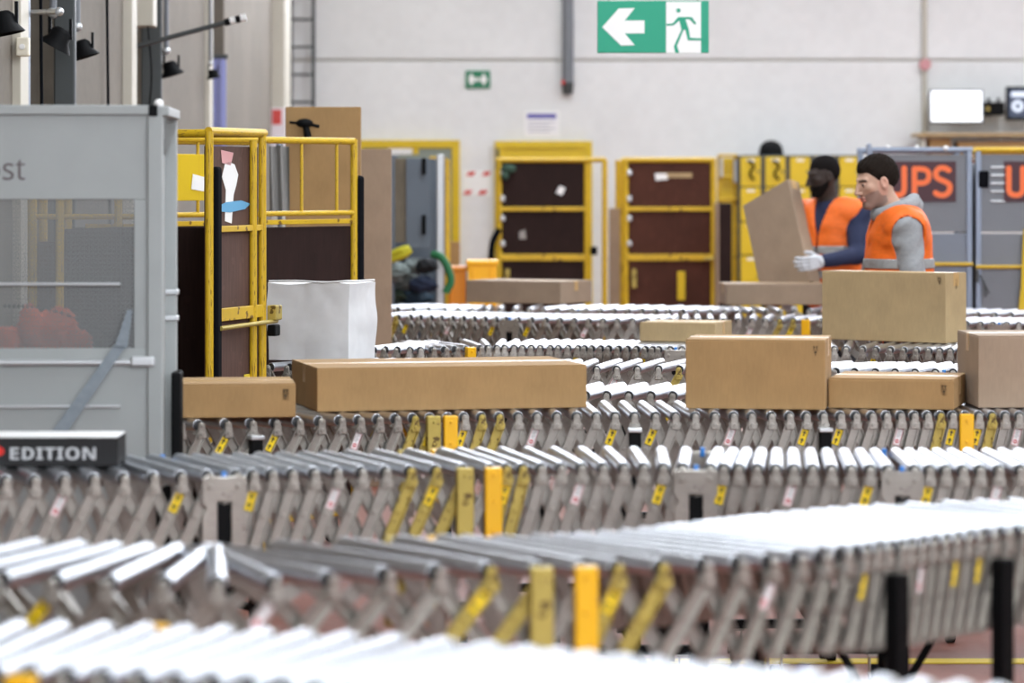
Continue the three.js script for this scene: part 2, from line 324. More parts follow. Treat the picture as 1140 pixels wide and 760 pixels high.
    // legs
    const plate = hit(o.plates, i), post = hit(o.posts, i);
    if ((plate || post) && i + 1 < n) {
      const jn = near[i].clone().lerp(near[i + 1], 0.5), jf = far[i].clone().lerp(far[i + 1], 0.5), w = near[i].distanceTo(near[i + 1]);
      for (const [side, base] of [[0, post && !plate ? near[i] : jn], [1, post && !plate ? far[i] : jf]]) {
        const out = side ? side_[i].clone() : side_[i].clone().negate(), ax = V().crossVectors(UPV, out);
        if (plate) {
          const hw = Math.max(0.05, w / 2 + 0.02), s = new THREE.Shape();
          s.moveTo(-hw, 0.012); s.lineTo(hw, 0.012); s.lineTo(hw, -0.05); s.lineTo(hw - 0.012, -0.07); s.lineTo(hw, -0.09); s.lineTo(hw, -0.165); s.lineTo(0.02, -0.165); s.lineTo(0.02, -0.05); s.lineTo(-0.02, -0.05); s.lineTo(-0.02, -0.165); s.lineTo(-hw, -0.165); s.lineTo(-hw, -0.09); s.lineTo(-hw + 0.012, -0.07); s.lineTo(-hw, -0.05); s.lineTo(-hw, 0.012);
          const g = new THREE.ExtrudeGeometry(s, { depth: 0.004, bevelEnabled: true, bevelSize: 0.001, bevelThickness: 0.001, bevelSegments: 1 });
          const pl = put('leg_plate', join([g, bolt(-hw * 0.65, -0.012, 0.005), bolt(hw * 0.65, -0.012, 0.005)]), M.galv, ax, UPV.clone(), out, base.clone().setY(AXLE - 0.012).addScaledVector(out, 0.024));
          put('release_knob', rb(0.014, 0.028, 0.014, 0, 0.012, 0, 0.004), M.blue, ax, UPV.clone(), out, base.clone().setY(AXLE - 0.012).addScaledVector(out, 0.018));
        } else if (!o.heavyPosts) put('post_cap', rb(0.046, 0.014, 0.046, 0, 0, 0, 0.004), M.alu, ax, UPV.clone(), out, base.clone().setY(AXLE - 0.04).addScaledVector(out, 0.04));
        const thick = o.heavyPosts ? 0.04 : 0.038, topY = plate ? AXLE - 0.07 : AXLE - 0.046;
        put('leg', rb(thick, topY - 0.1, 0.034, 0, (topY - 0.1) / 2, 0, 0.004), M.black, ax, UPV.clone(), out, base.clone().setY(0.1).addScaledVector(out, plate ? 0.006 : 0.04));
        const fb = base.clone().addScaledVector(out, plate ? 0.006 : 0.04);
        put('foot_bar', rb(0.36, 0.03, 0.03, 0, 0, 0, 0.004), M.black, ax, UPV.clone(), out, fb.clone().setY(0.13));
        put('brace', tube([0, 0.13, 0], [0.17, 0.42, 0], 0.011, 8), M.black, ax.clone().negate(), UPV.clone(), out.clone().negate(), fb.clone().setY(0));
        for (const e of [-1, 1]) { const cp = fb.clone().addScaledVector(ax, e * 0.165).setY(0); put('caster_fork', forkGeo, M.galv, ax, UPV.clone(), out, cp); put('caster_wheel', wheelGeo, M.blackSoft, ax, UPV.clone(), out, cp); }
      }
      put('cross_bar', tube(V(0, 0.3, 0), m.clone().multiplyScalar(wide).setY(0.3), 0.013, 8), M.black, V(1, 0, 0), V(0, 1, 0), V(0, 0, 1), (post && !plate ? near[i] : jn).clone().setY(0));
    }
  }
  return root;
}
conveyor('closest roller conveyor, strongly blurred white rollers along the bottom edge', {
  world: [[-1.45, 5.1], [-1.1, 5.05], [-0.78, 5.0], [-0.4, 4.88], [-0.16, 4.74], [0.1, 4.58], [0.395, 4.42], [0.8, 4.2], [1.2, 3.98]], pitch: 0.06, tips: [32], endPlates: [32], plates: [700], yellowLinks: [12, 50] });
conveyor('second roller conveyor from the front, bending away past two black posts', {
  cells: [[-260, 630], [-130, 634], [-60, 637], [0, 639.5], [60, 641.5], [120, 642.8], [182, 643.6], [242, 643.6], [305, 642], [367, 638.5], [430, 634], [487, 630.5], [545, 628.5], [600, 627.3], [688, 626], [737, 625], [785, 623.3], [823, 621.5], [857, 619.2], [888, 616.6], [915, 614], [938, 611.5], [957, 609.2], [980, 606.2], [1015, 601.8], [1043, 598], [1073, 594], [1100, 590.5], [1135, 587], [1190, 583.5], [1260, 582], [1400, 582], [1600, 583]],
  tips: [0, 60, 120, 182, 242, 305, 367, 430, 487, 545, 600, 650, 688, 737, 785, 823, 857, 888, 915, 938, 957, 970, 982, 998, 1008, 1020, 1032, 1045, 1058, 1071, 1084, 1100, 1117, 1135], pitch: 0.1, pitchL: 0.1, pitchR: 0.045,
  endPlates: [650], palePlates: [600], yellowLinks: [600, 545, 688, 737], yellowStickers: [60, 545, 688, 957, 1058, 1084], whiteStickers: [305, 857, 1020], posts: [982, 1100], heavyPosts: true, width: 0.56, skew: [[300, 0], [430, 12], [545, 22], [700, 27], [800, 18], [900, 8], [960, 2], [1050, 4], [1100, 10], [1200, 26], [1400, 12]] });
conveyor('third roller conveyor from the front, running below the grey cage', {
  cells: [[-260, 538], [-150, 535], [7, 531], [171, 527], [300, 523.5], [403, 521], [500, 518.7], [600, 517.3], [717, 517], [860, 518.2], [1000, 519], [1136, 519], [1360, 518], [1560, 518]],
  tips: [7, 39, 72, 105, 138, 171, 202, 231.6, 263, 282, 303, 325.5, 350, 375.5, 403, 429.5, 456.6, 485, 515, 547, 564, 582, 603, 625, 648, 672, 695, 717, 739, 760, 790.5, 806, 823, 843, 864, 884, 905, 926, 948, 969, 989, 1018, 1035, 1053, 1072, 1091, 1112, 1136], pitch: 0.06, pitchL: 0.08, pitchR: 0.05,
  plates: [231.6, 760, 989], endPlates: [536], palePlates: [515], yellowLinks: [456, 485, 515, 564, 582], yellowStickers: [202, 282, 485, 564, 739, 806, 969, 1035], whiteStickers: [72, 375, 648, 884, 1112], skew: [[0, 4], [600, 7], [720, 3], [800, 0]] });
conveyor('fourth roller conveyor from the front, carrying the row of five cartons', {
  cells: [[150, 472], [222, 469.3], [300, 466.7], [400, 463.6], [480, 461.3], [556, 460.2], [640, 459.8], [752, 459.8], [936, 459.4], [1018, 459], [1135, 459.3], [1340, 461], [1540, 462]],
  tips: [200, 222, 252, 280, 306.6, 332, 356, 379, 400, 421, 441, 460.5, 479.5, 499, 517, 536, 556, 577, 598, 620, 642, 664, 685, 706.6, 730, 752, 774, 796, 817, 837, 859, 879, 898, 917, 936, 953, 971, 987, 1003, 1018, 1033, 1047, 1061, 1075, 1090, 1104.5, 1119.5, 1135], pitch: 0.06, pitchL: 0.08, pitchR: 0.045,
  posts: [280, 706.6, 917], endPlates: [499, 1070], palePlates: [479.5], yellowLinks: [460, 479, 536, 556, 1047, 1104], yellowStickers: [252, 306, 479, 517, 685, 730, 898, 936, 1061, 1090], whiteStickers: [400, 598, 817, 1003, 1140], skew: [[150, 6], [600, 4], [800, 2], [950, 8], [1140, 8]] });
conveyor('roller conveyor just behind the carton row, seen between the long carton and the tall one', {
  cells: [[170, 436], [400, 437], [520, 436.6], [600, 436.6], [675, 436.8], [748, 437], [900, 437], [1150, 436], [1300, 436], [1500, 436]],
  tips: [200, 675, 699.5, 724, 748.5, 1140], pitch: 0.078, yellowStickers: [748], plates: [560, 1000], skew: [[500, -10], [1000, -24]] });
conveyor('roller conveyor under the white sack, its rollers a bright white band', {
  cells: [[292, 405.5], [321, 406], [380, 407], [500, 408.4], [600, 408.7], [663, 408.3], [755, 408], [850, 409], [930, 410.8], [1082, 411.6], [1300, 411], [1480, 411]],
  tips: [300, 321, 338, 359, 380, 641, 663.7, 686, 709, 732.5, 755.5, 929.5, 950.5, 973.7, 995.8, 1018, 1040.6, 1060.4, 1082], pitch: 0.08, whiteStickers: [686], yellowLinks: [755], plates: [480, 1040], skew: [[300, -16], [1100, -20]] });
conveyor('roller conveyor carrying the large tilted carton in front of the workers', {
  cells: [[403, 386.6], [470, 387], [540, 384.9], [640, 385], [746, 386.4], [850, 386.4], [940, 386.2], [1030, 387.6], [1080, 388.2], [1300, 389], [1460, 389]],
  tips: [415, 428, 441.5, 456, 468, 481.5, 495, 507, 520, 535, 543, 553, 561.5, 572, 581, 591, 601, 612, 621, 632, 643, 650, 658, 668, 677, 688, 698, 708, 718, 726, 733, 746, 942, 960, 975, 991, 1006, 1020, 1034, 1046, 1058, 1069, 1078.5], pitch: 0.055,
  endPlates: [520], yellowStickers: [507, 543, 643, 718, 975, 1078], plates: [746, 900], skew: [[400, -12], [700, -10], [900, 0]] });
conveyor('roller conveyor with the square black socket plate, behind the small flat carton', {
  cells: [[403, 350], [480, 351.5], [560, 353.4], [640, 354.7], [720, 355.2], [883, 354.8], [1000, 356.8], [1091, 358.3], [1136, 358.8], [1290, 359], [1420, 359]],
  tips: [418, 430, 442, 456, 467, 479, 490.5, 503, 515, 527, 539, 551.5, 562, 576, 591, 607, 623, 638.6, 655, 671, 687, 704, 720.7, 734, 748, 762.6, 777.4, 792, 806, 821.6, 837, 852, 868, 883, 1091, 1105, 1120.6, 1134], pitch: 0.075,
  endPlates: [432, 900], palePlates: [420], yellowLinks: [424, 442, 868, 883], yellowStickers: [456, 551, 591, 883, 1105], whiteStickers: [503, 655, 830], plates: [562, 1112], skew: [[400, -12], [1100, -8]] });
conveyor('farthest roller conveyor, a thin white strip in front of the brown cages', {
  cells: [[403, 341.5], [500, 343.5], [600, 343.2], [700, 344], [800, 345.4], [900, 344.8], [1000, 346.5], [1088, 348], [1130, 348.8], [1280, 350], [1420, 350]],
  tips: [424, 441.5, 459, 476, 494, 1088, 1107, 1125], pitch: 0.085, yellowStickers: [700], plates: [640, 1000], skew: [[400, -12], [1100, -8]] });
// ---------------------------------------------------------------- cartons
function markTexture() {
  const c = document.createElement('canvas'); c.width = 64; c.height = 128; const g = c.getContext('2d');
  g.fillStyle = '#000'; g.fillRect(0, 0, 64, 128); g.fillStyle = '#fff';
  for (const x of [16, 46]) { g.beginPath(); g.moveTo(x, 6); g.lineTo(x + 13, 24); g.lineTo(x + 4, 24); g.lineTo(x + 4, 50); g.lineTo(x - 4, 50); g.lineTo(x - 4, 24); g.lineTo(x - 13, 24); g.fill(); }
  g.fillRect(4, 56, 56, 5); g.beginPath(); g.moveTo(16, 70); g.lineTo(48, 70); g.lineTo(42, 92); g.lineTo(35, 97); g.lineTo(35, 112); g.lineTo(46, 118); g.lineTo(18, 118); g.lineTo(29, 112); g.lineTo(29, 97); g.lineTo(22, 92); g.fill();
  return new THREE.CanvasTexture(c);
}
M.mark = std(0x54422c, 0.85, 0, { alphaMap: markTexture(), transparent: true });
const DECK = AXLE + 0.0192;
function cartonParts(t, w, h, dep, mat, o = {}) {
  part(t, 'body', rb(w, h - 0.004, dep, 0, (h - 0.004) / 2, 0, 0.004, 2), mat);
  for (const s of [-1, 1]) part(t, 'flap', rb(w - 0.002, 0.004, dep / 2 - 0.004, 0, h - 0.002, s * (dep / 4 + 0.001), 0.0015, 1), mat);
  part(t, 'tape', [bx(w + 0.001, 0.0006, 0.05, 0, h + 0.0003, 0), bx(0.0006, 0.06, 0.05, w / 2 + 0.0003, h - 0.03, 0), bx(0.0006, 0.06, 0.05, -w / 2 - 0.0003, h - 0.03, 0)], M.tape);
  if (o.mark) part(t, 'printed_mark', new THREE.BoxGeometry(0.02, 0.036, 0.0006).translate(w / 2 - 0.032, h - 0.035, dep / 2 + 0.0003), M.mark);
  if (o.sideMark) part(t, 'printed_mark', new THREE.BoxGeometry(0.0006, 0.05, 0.022).translate(w / 2 + 0.0003, h - 0.05, 0), M.mark);
}
// xf, yf: column and row of the lower front left corner on the rollers; yaw: how far the face turns away to the right
function carton(label, xf, yf, yaw, w, h, dep, mat, o = {}) {
  const d = FOCAL * (EYE - DECK) / (yf - HORIZON), c = V(-w / 2, 0, dep / 2).applyAxisAngle(V(0, 1, 0), yaw);
  const t = thing('carton', label, 'carton', [X(xf, d) - c.x, DECK, -d - c.z], yaw);
  cartonParts(t, w, h, dep, mat, o); return t;
}
const deg = Math.PI / 180;
carton('small flat brown carton beside the yellow side panel, next to the grey cage', 200, 465.5, 7 * deg, 0.365, 0.108, 0.34, M.card, { mark: true });
carton('longest brown carton, lying low across the middle of the picture', 353, 458.5, 13 * deg, 0.9, 0.142, 0.52, M.card);
carton('upright brown carton in the carton row, standing taller than its low neighbour', 763, 454.6, -9 * deg, 0.458, 0.228, 0.34, M.card, { mark: true });
carton('low brown carton wedged between two taller ones at the end of the row', 922, 454, -14 * deg, 0.412, 0.1, 0.38, M.card, { mark: true });
carton('tall carton cut off by the edge of the picture, last of the carton row', 1089, 454, 2 * deg, 0.44, 0.238, 0.4, M.cardGrey);
carton('largest pale carton, standing askew right in front of the bearded worker', 915, 377.3, -38 * deg, 0.67, 0.322, 0.19, M.cardPale, { mark: true, sideMark: true });
carton('small flat pale carton half hidden behind the upright one', 712, 379.6, -17 * deg, 0.362, 0.088, 0.34, M.cardPale);
carton('flat carton on the farthest conveyor in front of the dark brown cage', 519, 336.4, -28 * deg, 0.65, 0.135, 0.42, M.cardGrey);
carton('flat carton below the carton held by the worker with white gloves', 809, 339.4, 3 * deg, 0.6, 0.125, 0.42, M.cardGrey);
// printed box with black front on the third conveyor
{
  const d = 8.46, t = thing('printed_box', 'black printed box with white capital letters below the grey cage', 'box', [X(-36, d), DECK, -d - 0.09], 0);
  const w = 2 * (X(131, d) - X(-36, d)), h = 0.078;
  part(t, 'body', rb(w, h - 0.002, 0.18, 0, (h - 0.002) / 2, 0, 0.003, 1), M.black);
  part(t, 'lid_film', rb(w - 0.004, 0.003, 0.178, 0, h - 0.0005, 0, 0.001, 1), M.white);
  const c = document.createElement('canvas'); c.width = 1024; c.height = 168; const g = c.getContext('2d');
  g.fillStyle = '#0c0d10'; g.fillRect(0, 0, 1024, 168); g.fillStyle = '#c9ccce'; g.font = 'bold 104px sans-serif'; g.textBaseline = 'middle';
  g.save(); g.translate(650, 94); const tw = g.measureText('EDITION').width; g.scale(306 / tw, 1); g.fillText('EDITION', 0, 0); g.restore();
  g.fillStyle = '#e02a22'; g.beginPath(); g.ellipse(606, 80, 32, 34, 0, 0, 7); g.fill(); g.fillStyle = '#0c0d10'; g.beginPath(); g.moveTo(596, 56); g.lineTo(610, 96); g.lineTo(582, 90); g.fill();
  const tx = new THREE.CanvasTexture(c); tx.colorSpace = THREE.SRGBColorSpace;
  part(t, 'print', new THREE.BoxGeometry(w, h - 0.006, 0.0006).translate(0, h / 2, 0.0904), std(0xffffff, 0.5, 0, { map: tx }));
}
// white crumpled sack standing on the conveyor
{
  const d = 13.55, t = thing('mail_sack', 'crumpled white sack standing on the rollers beside the yellow cage', 'sack', [X(358, d), DECK, -d - 0.02], -0.35);
  const g = new THREE.BoxGeometry(0.36, 0.325, 0.3, 26, 26, 18), p = g.attributes.position;
  for (let i = 0; i < p.count; i++) {
    let x = p.getX(i), y = p.getY(i), z = p.getZ(i); const k = (y + 0.163) / 0.325;
    const n = (vnoise((x + z) * 9 + 40, y * 7 + 40, 997, 5) - 0.5) * 0.013 + (vnoise((x - z) * 22 + 40, y * 14 + 60, 997, 6) - 0.5) * 0.007;
    x *= 1 + 0.05 * k; z *= 1 - 0.02 * k; x += n * Math.sign(x || 1); z += n * 1.2 * Math.sign(z || 1); if (k > 0.96) y += Math.sin(x * 18) * 0.006 - 0.004;
    p.setXYZ(i, x, y + 0.1625, z);
  }
  g.computeVertexNormals(); part(t, 'sack_body', g, M.sack);
  part(t, 'top_seam', pipe([[-0.18, 0.327, 0.14], [-0.05, 0.33, 0.15], [0.08, 0.326, 0.148], [0.185, 0.331, 0.14], [0.18, 0.328, -0.14]], 0.004, 30, 6), M.sack);
}

// ---------------------------------------------------------------- cages
function caster(t, x, z) { part(t, 'caster_fork', forkGeo, M.galv).position.set(x, 0, z); part(t, 'caster_wheel', wheelGeo, M.blackSoft).position.set(x, 0, z); }
function cageBase(t, w, dep, mat) {
  part(t, 'base', [rb(w, 0.05, dep, 0, 0.15, 0, 0.008, 1)], mat);
  for (const sx of [-1, 1]) for (const sz of [-1, 1]) caster(t, sx * (w / 2 - 0.06), sz * (dep / 2 - 0.08));
}
function paper(t, name, pts, x, y, z, mat, label) { const m = part(t, name, prism(pts, 0.0015), mat); m.position.set(x, y, z); if (label) m.userData.label = label; return m; }
// yellow cage whose side panel faces the camera at a slant
{
  const a = V(X(233, 12.32), 0, -12.32), b = V(X(292, 12.86), 0, -12.86), L = a.distanceTo(b);
  // local x runs along the side panel (left to right in view), local +z faces the camera side
  const yaw = Math.atan2(-(b.z - a.z), b.x - a.x), wdt = 0.62;
  const c = a.clone().add(b).multiplyScalar(0.5), nrm = V(Math.sin(yaw), 0, Math.cos(yaw));
  c.addScaledVector(nrm, -wdt / 2);
  const t = thing('roll_cage', 'yellow tube roll cage with brown side board and torn white label', 'cage', [c.x, 0, c.z], yaw), f = wdt / 2, h = 1.835;
  cageBase(t, L, wdt, M.yellow);
  for (const z of [-f, f]) for (const x of [-L / 2, L / 2]) part(t, 'post', tube([x, 0.15, z], [x, h, z], 0.0165), M.yellow);
  part(t, 'post', tube([L / 2 - 0.1, 0.15, f], [L / 2 - 0.1, h - 0.03, f], 0.0155), M.yellow);
  part(t, 'top_rail', tube([-L / 2 - 0.01, h, f], [L / 2 + 0.02, h, f], 0.017), M.yellow);
  part(t, 'top_rail', tube([-L / 2, h, -f], [L / 2, h, -f], 0.017), M.yellow);
  part(t, 'top_rail', tube([L / 2, h, -f], [L / 2, h, f], 0.017), M.yellow);
  part(t, 'side_board', rb(L - 0.02, 1.6, 0.012, 0, 0.98, f - 0.02, 0.003, 1), M.boardBrown);
  part(t, 'side_board', rb(L - 0.02, 1.28, 0.012, 0, 0.82, -f + 0.02, 0.003, 1), M.boardDark);
  part(t, 'back_board', rb(0.012, 1.28, wdt - 0.04, L / 2 - 0.02, 0.82, 0, 0.003, 1), M.boardDark);
  part(t, 'cross_bar', rb(L - 0.02, 0.024, 0.014, 0, 1.46, f, 0.003, 1), M.yellow);
  part(t, 'cross_bar', rb(L - 0.02, 0.05, 0.016, 0, 1.13, f, 0.003, 1), M.yellow);
  part(t, 'handle_strip', rb(0.05, 1.5, 0.03, -L / 2 + 0.04, 0.95, f + 0.014, 0.012, 2), M.blackSoft);
  part(t, 'latch_bar', tube([-L / 2 + 0.04, 1.082, f + 0.03], [L / 2 + 0.08, 1.086, f + 0.03], 0.009), M.yellowWorn);
  part(t, 'latch_block', rb(0.07, 0.06, 0.04, L / 2 + 0.06, 1.12, f + 0.03, 0.006, 2), M.yellowWorn);
  part(t, 'latch_block', rb(0.06, 0.045, 0.035, L / 2 + 0.05, 1.05, f + 0.03, 0.006, 2), M.black);
  paper(t, 'label_remnant', [[-0.04, -0.12], [0.03, -0.13], [0.05, -0.02], [0.08, 0.02], [0.1, 0.06], [0.06, 0.1], [0.0, 0.11], [-0.04, 0.1], [-0.07, 0.05], [-0.03, 0.0]], -0.05, 1.61, f - 0.013, M.white, 'torn white paper label');
  paper(t, 'label_remnant', [[-0.16, 0], [-0.06, 0.018], [0.1, 0.024], [0.2, 0.01], [0.14, -0.01], [-0.02, -0.022], [-0.14, -0.016]], -0.02, 1.545, f - 0.012, std(0x5fa6cf, 0.6), 'blue paper scrap');
  paper(t, 'label_remnant', [[-0.06, -0.02], [0.03, -0.03], [0.06, 0.02], [-0.07, 0.03]], -0.06, 1.735, f - 0.013, std(0xd9a0a0, 0.6));
  part(t, 'tag', rb(0.06, 0.05, 0.004, 0.14, 0.86, f - 0.01, 0.002, 1), std(0xe8cf3a, 0.5));
}
// yellow cage with dark front board behind it
{
  const a = V(X(190, 13.75), 0, -13.75), b = V(X(394, 14.75), 0, -14.75), L = a.distanceTo(b), yaw = Math.atan2(-(b.z - a.z), b.x - a.x), dep = 0.6;
  const c = a.clone().add(b).multiplyScalar(0.5).addScaledVector(V(Math.sin(yaw), 0, Math.cos(yaw)), -dep / 2);
  const t = thing('roll_cage', 'yellow roll cage with dark brown front board below an open top, behind the white sack', 'cage', [c.x, 0, c.z], yaw), f = dep / 2, h = 1.835;
  cageBase(t, L, dep, M.yellow);
  for (const x of [-L / 2, L / 2]) for (const z of [-f, f]) part(t, 'post', tube([x, 0.15, z], [x, h, z], 0.017), M.yellow);
  part(t, 'top_rail', tube([-L / 2, h - 0.01, f], [L / 2, h - 0.01, f], 0.016), M.yellow);
  part(t, 'top_rail', tube([-L / 2, h - 0.01, -f], [L / 2, h - 0.01, -f], 0.016), M.yellow);
  part(t, 'mid_rail', tube([-L / 2, 1.5, f], [L / 2, 1.5, f], 0.012), M.yellow);
  part(t, 'mid_rail', rb(L, 0.022, 0.012, 0, 1.462, f, 0.003, 1), M.yellow);
  part(t, 'front_board', rb(L - 0.03, 1.26, 0.012, 0, 0.81, f - 0.01, 0.003, 1), M.boardDark);
  part(t, 'back_board', rb(L - 0.03, 1.26, 0.012, 0, 0.81, -f + 0.01, 0.003, 1), M.boardDark);
  for (const k of [-0.36, 0.2, 0.4]) part(t, 'rod', tube([k * L, 1.5, f], [k * L, h - 0.01, f], 0.0075, 8), M.yellow);
  part(t, 'handle_strip', rb(0.05, 0.62, 0.05, L / 2 + 0.03, 1.36, f, 0.018, 2), M.blackSoft);
  part(t, 'handle_strip', rb(0.07, 0.3, 0.06, L / 2 + 0.035, 1.05, f, 0.02, 2), M.blackSoft);
  part(t, 'sign_plate', rb(0.26, 0.2, 0.006, -L / 2 + 0.16, 1.66, f + 0.004, 0.003, 1), M.lockerYellow);
  paper(t, 'label', [[-0.03, -0.03], [0.05, -0.04], [0.06, 0.02], [-0.02, 0.035]], -L / 2 + 0.15, 1.64, f + 0.009, M.white, 'white paper label');
  part(t, 'reflector', rb(0.05, 0.05, 0.006, -L / 2 + 0.25, 1.53, f, 0.002, 1), std(0xc23020, 0.4));
}
// another yellow cage, seen through the perforated window of the grey one
{
  const a = V(X(36, 13.12), 0, -13.12), b = V(X(182, 13.14), 0, -13.14), L = a.distanceTo(b), yaw = Math.atan2(-(b.z - a.z), b.x - a.x), dep = 0.4;
  const c = a.clone().add(b).multiplyScalar(0.5).addScaledVector(V(Math.sin(yaw), 0, Math.cos(yaw)), -dep / 2);
  const t = thing('roll_cage', 'yellow roll cage half hidden behind the grey metal cage', 'cage', [c.x, 0, c.z], yaw), f = dep / 2, h = 1.83;
  cageBase(t, L, dep, M.yellow);
  for (const x of [-L / 2, L / 2]) for (const z of [-f, f]) part(t, 'post', tube([x, 0.15, z], [x, h, z], 0.02), M.yellow);
  part(t, 'top_rail', tube([-L / 2, h, f], [L / 2, h, f], 0.016), M.yellow); part(t, 'top_rail', tube([-L / 2, h, -f], [L / 2, h, -f], 0.016), M.yellow);
  part(t, 'mid_rail', tube([-L / 2, 1.5, f], [L / 2, 1.5, f], 0.012), M.yellow); part(t, 'mid_rail', rb(L * 0.55, 0.02, 0.012, L * 0.18, 1.46, f, 0.003, 1), M.yellow);
  part(t, 'front_board', rb(L - 0.03, 1.2, 0.012, 0, 0.8, f - 0.01, 0.003, 1), M.boardBrown);
}
// grey cage with lettering in the left foreground
{
  const d = 9.25, t = thing('roll_cage', 'grey metal cage with perforated front window in the left foreground', 'cage', [X(195, d) - 0.55, 0, -d - 0.3], 0.05), f = 0.3, h = 1.862;
  const w = 1.06, R = w / 2, yl = (y) => Y(y, d), xl = (x) => X(x, d) - (X(195, d) - 0.55) - 0.02;
  cageBase(t, w, 2 * f, M.greyMid);
  const post = (x, z) => part(t, 'post', rb(0.045, h - 0.17, 0.04, x, (h + 0.17) / 2, z, 0.006, 2), M.greyPanel);
  post(R - 0.055, f - 0.02); post(-R + 0.03, f - 0.02); post(R - 0.045, -f + 0.02); post(-R + 0.03, -f + 0.02);
  part(t, 'top_rail', rb(w - 0.06, 0.028, 0.04, -0.03, h - 0.012, f - 0.02, 0.004, 2), M.greyPanel);
  part(t, 'top_rail', rb(0.03, 0.028, 2 * f, R - 0.03, h - 0.015, 0, 0.004, 2), M.greyPanel);
  part(t, 'top_rail', rb(w - 0.06, 0.028, 0.04, -0.03, h - 0.012, -f + 0.02, 0.004, 2), M.greyPanel);
  part(t, 'corner_cap', rb(0.026, 0.032, 0.046, R - 0.06, h - 0.014, f - 0.018, 0.003, 1), M.black);
  part(t, 'corner_cap', sphere(0.014, R - 0.045, h + 0.006, f - 0.02), M.white);
  const px0 = -R + 0.05, px1 = R - 0.072, wx1 = xl(150), y222 = yl(222), y386 = yl(388);
  part(t, 'upper_panel', rb(px1 - px0, h - 0.02 - y222, 0.008, (px0 + px1) / 2, (h - 0.02 + y222) / 2, f - 0.016, 0.002, 1), M.greyPanel);
  part(t, 'lower_panel', rb(px1 - px0, y386 - 0.2, 0.008, (px0 + px1) / 2, (y386 + 0.2) / 2, f - 0.016, 0.002, 1), M.greyPanel);
  part(t, 'window_stile', rb(px1 - wx1, y222 - y386, 0.008, (px1 + wx1) / 2, (y222 + y386) / 2, f - 0.016, 0.002, 1), M.greyPanel);
  part(t, 'perforated_sheet', bx(wx1 - px0, y222 - y386, 0.0015, (wx1 + px0) / 2, (y222 + y386) / 2, f - 0.018), new THREE.MeshStandardMaterial({ color: 0x7d8080, roughness: 0.5, metalness: 0.2, alphaMap: T.holes, transparent: true, alphaTest: 0.5 }));
  const rod = (y, x1, r) => part(t, 'rod', tube([px0, yl(y), f - 0.004], [xl(x1), yl(y), f - 0.004], r, 8), M.alu);
  rod(316.5, 135, 0.0045); rod(453, 135, 0.0045); rod(404, 168, 0.009); rod(512, 165, 0.005);
  part(t, 'rod_bracket', rb(0.07, 0.03, 0.02, xl(160), yl(403), f - 0.002, 0.008, 2), M.alu);
  const strap = std(0x8f9aa2, 0.6, 0, { map: T.cloth }), sg = prism([[xl(128), yl(385)], [xl(142), yl(385)], [xl(76), yl(482)], [xl(58), yl(482)]], 0.003); part(t, 'strap', sg.translate(0, 0, f + 0.002), strap);
  part(t, 'strap', prism([[xl(143), yl(345)], [xl(149), yl(345)], [xl(143), yl(388)], [xl(128), yl(388)]], 0.003).translate(0, 0, f + 0.002), strap);
  part(t, 'cable', pipe([[xl(4), yl(341), f - 0.03], [xl(45), yl(343), f - 0.03], [xl(90), yl(357), f - 0.03], [xl(130), yl(380), f - 0.03]], 0.003, 24, 6), M.blackSoft);
  for (const y of [333, 364]) part(t, 'clip', rb(0.055, 0.016, 0.05, R - 0.045, yl(y), -f + 0.02, 0.004, 2), M.alu);
  part(t, 'side_panel', rb(0.008, 1.45, 2 * f - 0.08, R - 0.06, 1.0, 0, 0.002, 1), M.greyPanel);
  for (const z of [-f + 0.02, -f + 0.1]) part(t, 'buffer', rb(0.03, 0.7, 0.045, R - 0.02, 0.72, z, 0.008, 2), M.black);
  // lettering
  const font = await new FontLoader().loadAsync('fonts/droid/droid_sans_regular.typeface.json'), size = X(29, d) - X(-36, d);
  const tg = new TextGeometry('Post', { font, size: 0.05, depth: 0.001, curveSegments: 4 }); tg.computeBoundingBox(); const k = size / tg.boundingBox.max.x; tg.scale(k, k, 1);
  part(t, 'lettering', tg.translate(xl(29) - size, yl(200), f - 0.0118), std(0x5b5354, 0.5));
}
// orange vests piled inside the grey cage
{
  const d = 9.5, k = std(0xff6a35, 0.75, 0, { map: T.cloth }), y0 = Y(391, d);
  const b = thing('cage_shelf', 'grey shelf inside the foreground cage, under the orange heap', 'shelf', [X(40, d), y0 - 0.02, -d - 0.06]); part(b, 'shelf_board', rb(0.7, 0.016, 0.34, -0.14, 0, 0, 0.003, 1), M.greyMid); for (const x of [-0.45, 0.17]) part(b, 'shelf_lip', rb(0.012, 0.02, 0.34, x, -0.004, 0, 0.002, 1), M.greyMid);
  [[2, 0.075, 0.06, 0.06], [46, 0.1, 0.11, 0.08], [84, 0.055, 0.06, 0.05]].forEach(([x, rx, ry, rz], i) => {
    const g = new THREE.SphereGeometry(1, 26, 18), p = g.attributes.position;
    for (let q = 0; q < p.count; q++) { const v = V(p.getX(q), p.getY(q), p.getZ(q)), n = 0.72 + 0.6 * vnoise(v.x * 2.6 + 9 + i * 7, v.y * 3 + v.z * 2.4 + 9, 997, 31); v.multiplyScalar(n); if (v.y < -0.12) v.y = -0.12; p.setXYZ(q, v.x * rx, (v.y + 0.12) * ry, v.z * rz); }
    g.computeVertexNormals();
    const m = part(scene, numbered('folded_vest'), g, k); m.position.set(X(x, d), y0 + 0.003, -d + [0.0, -0.06, 0.02][i]);
    tag(m, ['crumpled orange vest at the picture edge behind the perforated sheet', 'largest heap of orange vest behind the perforated sheet', 'smallest orange vest bundle behind the perforated sheet'][i], 'vest', 'orange vests in the grey cage');
  });
}
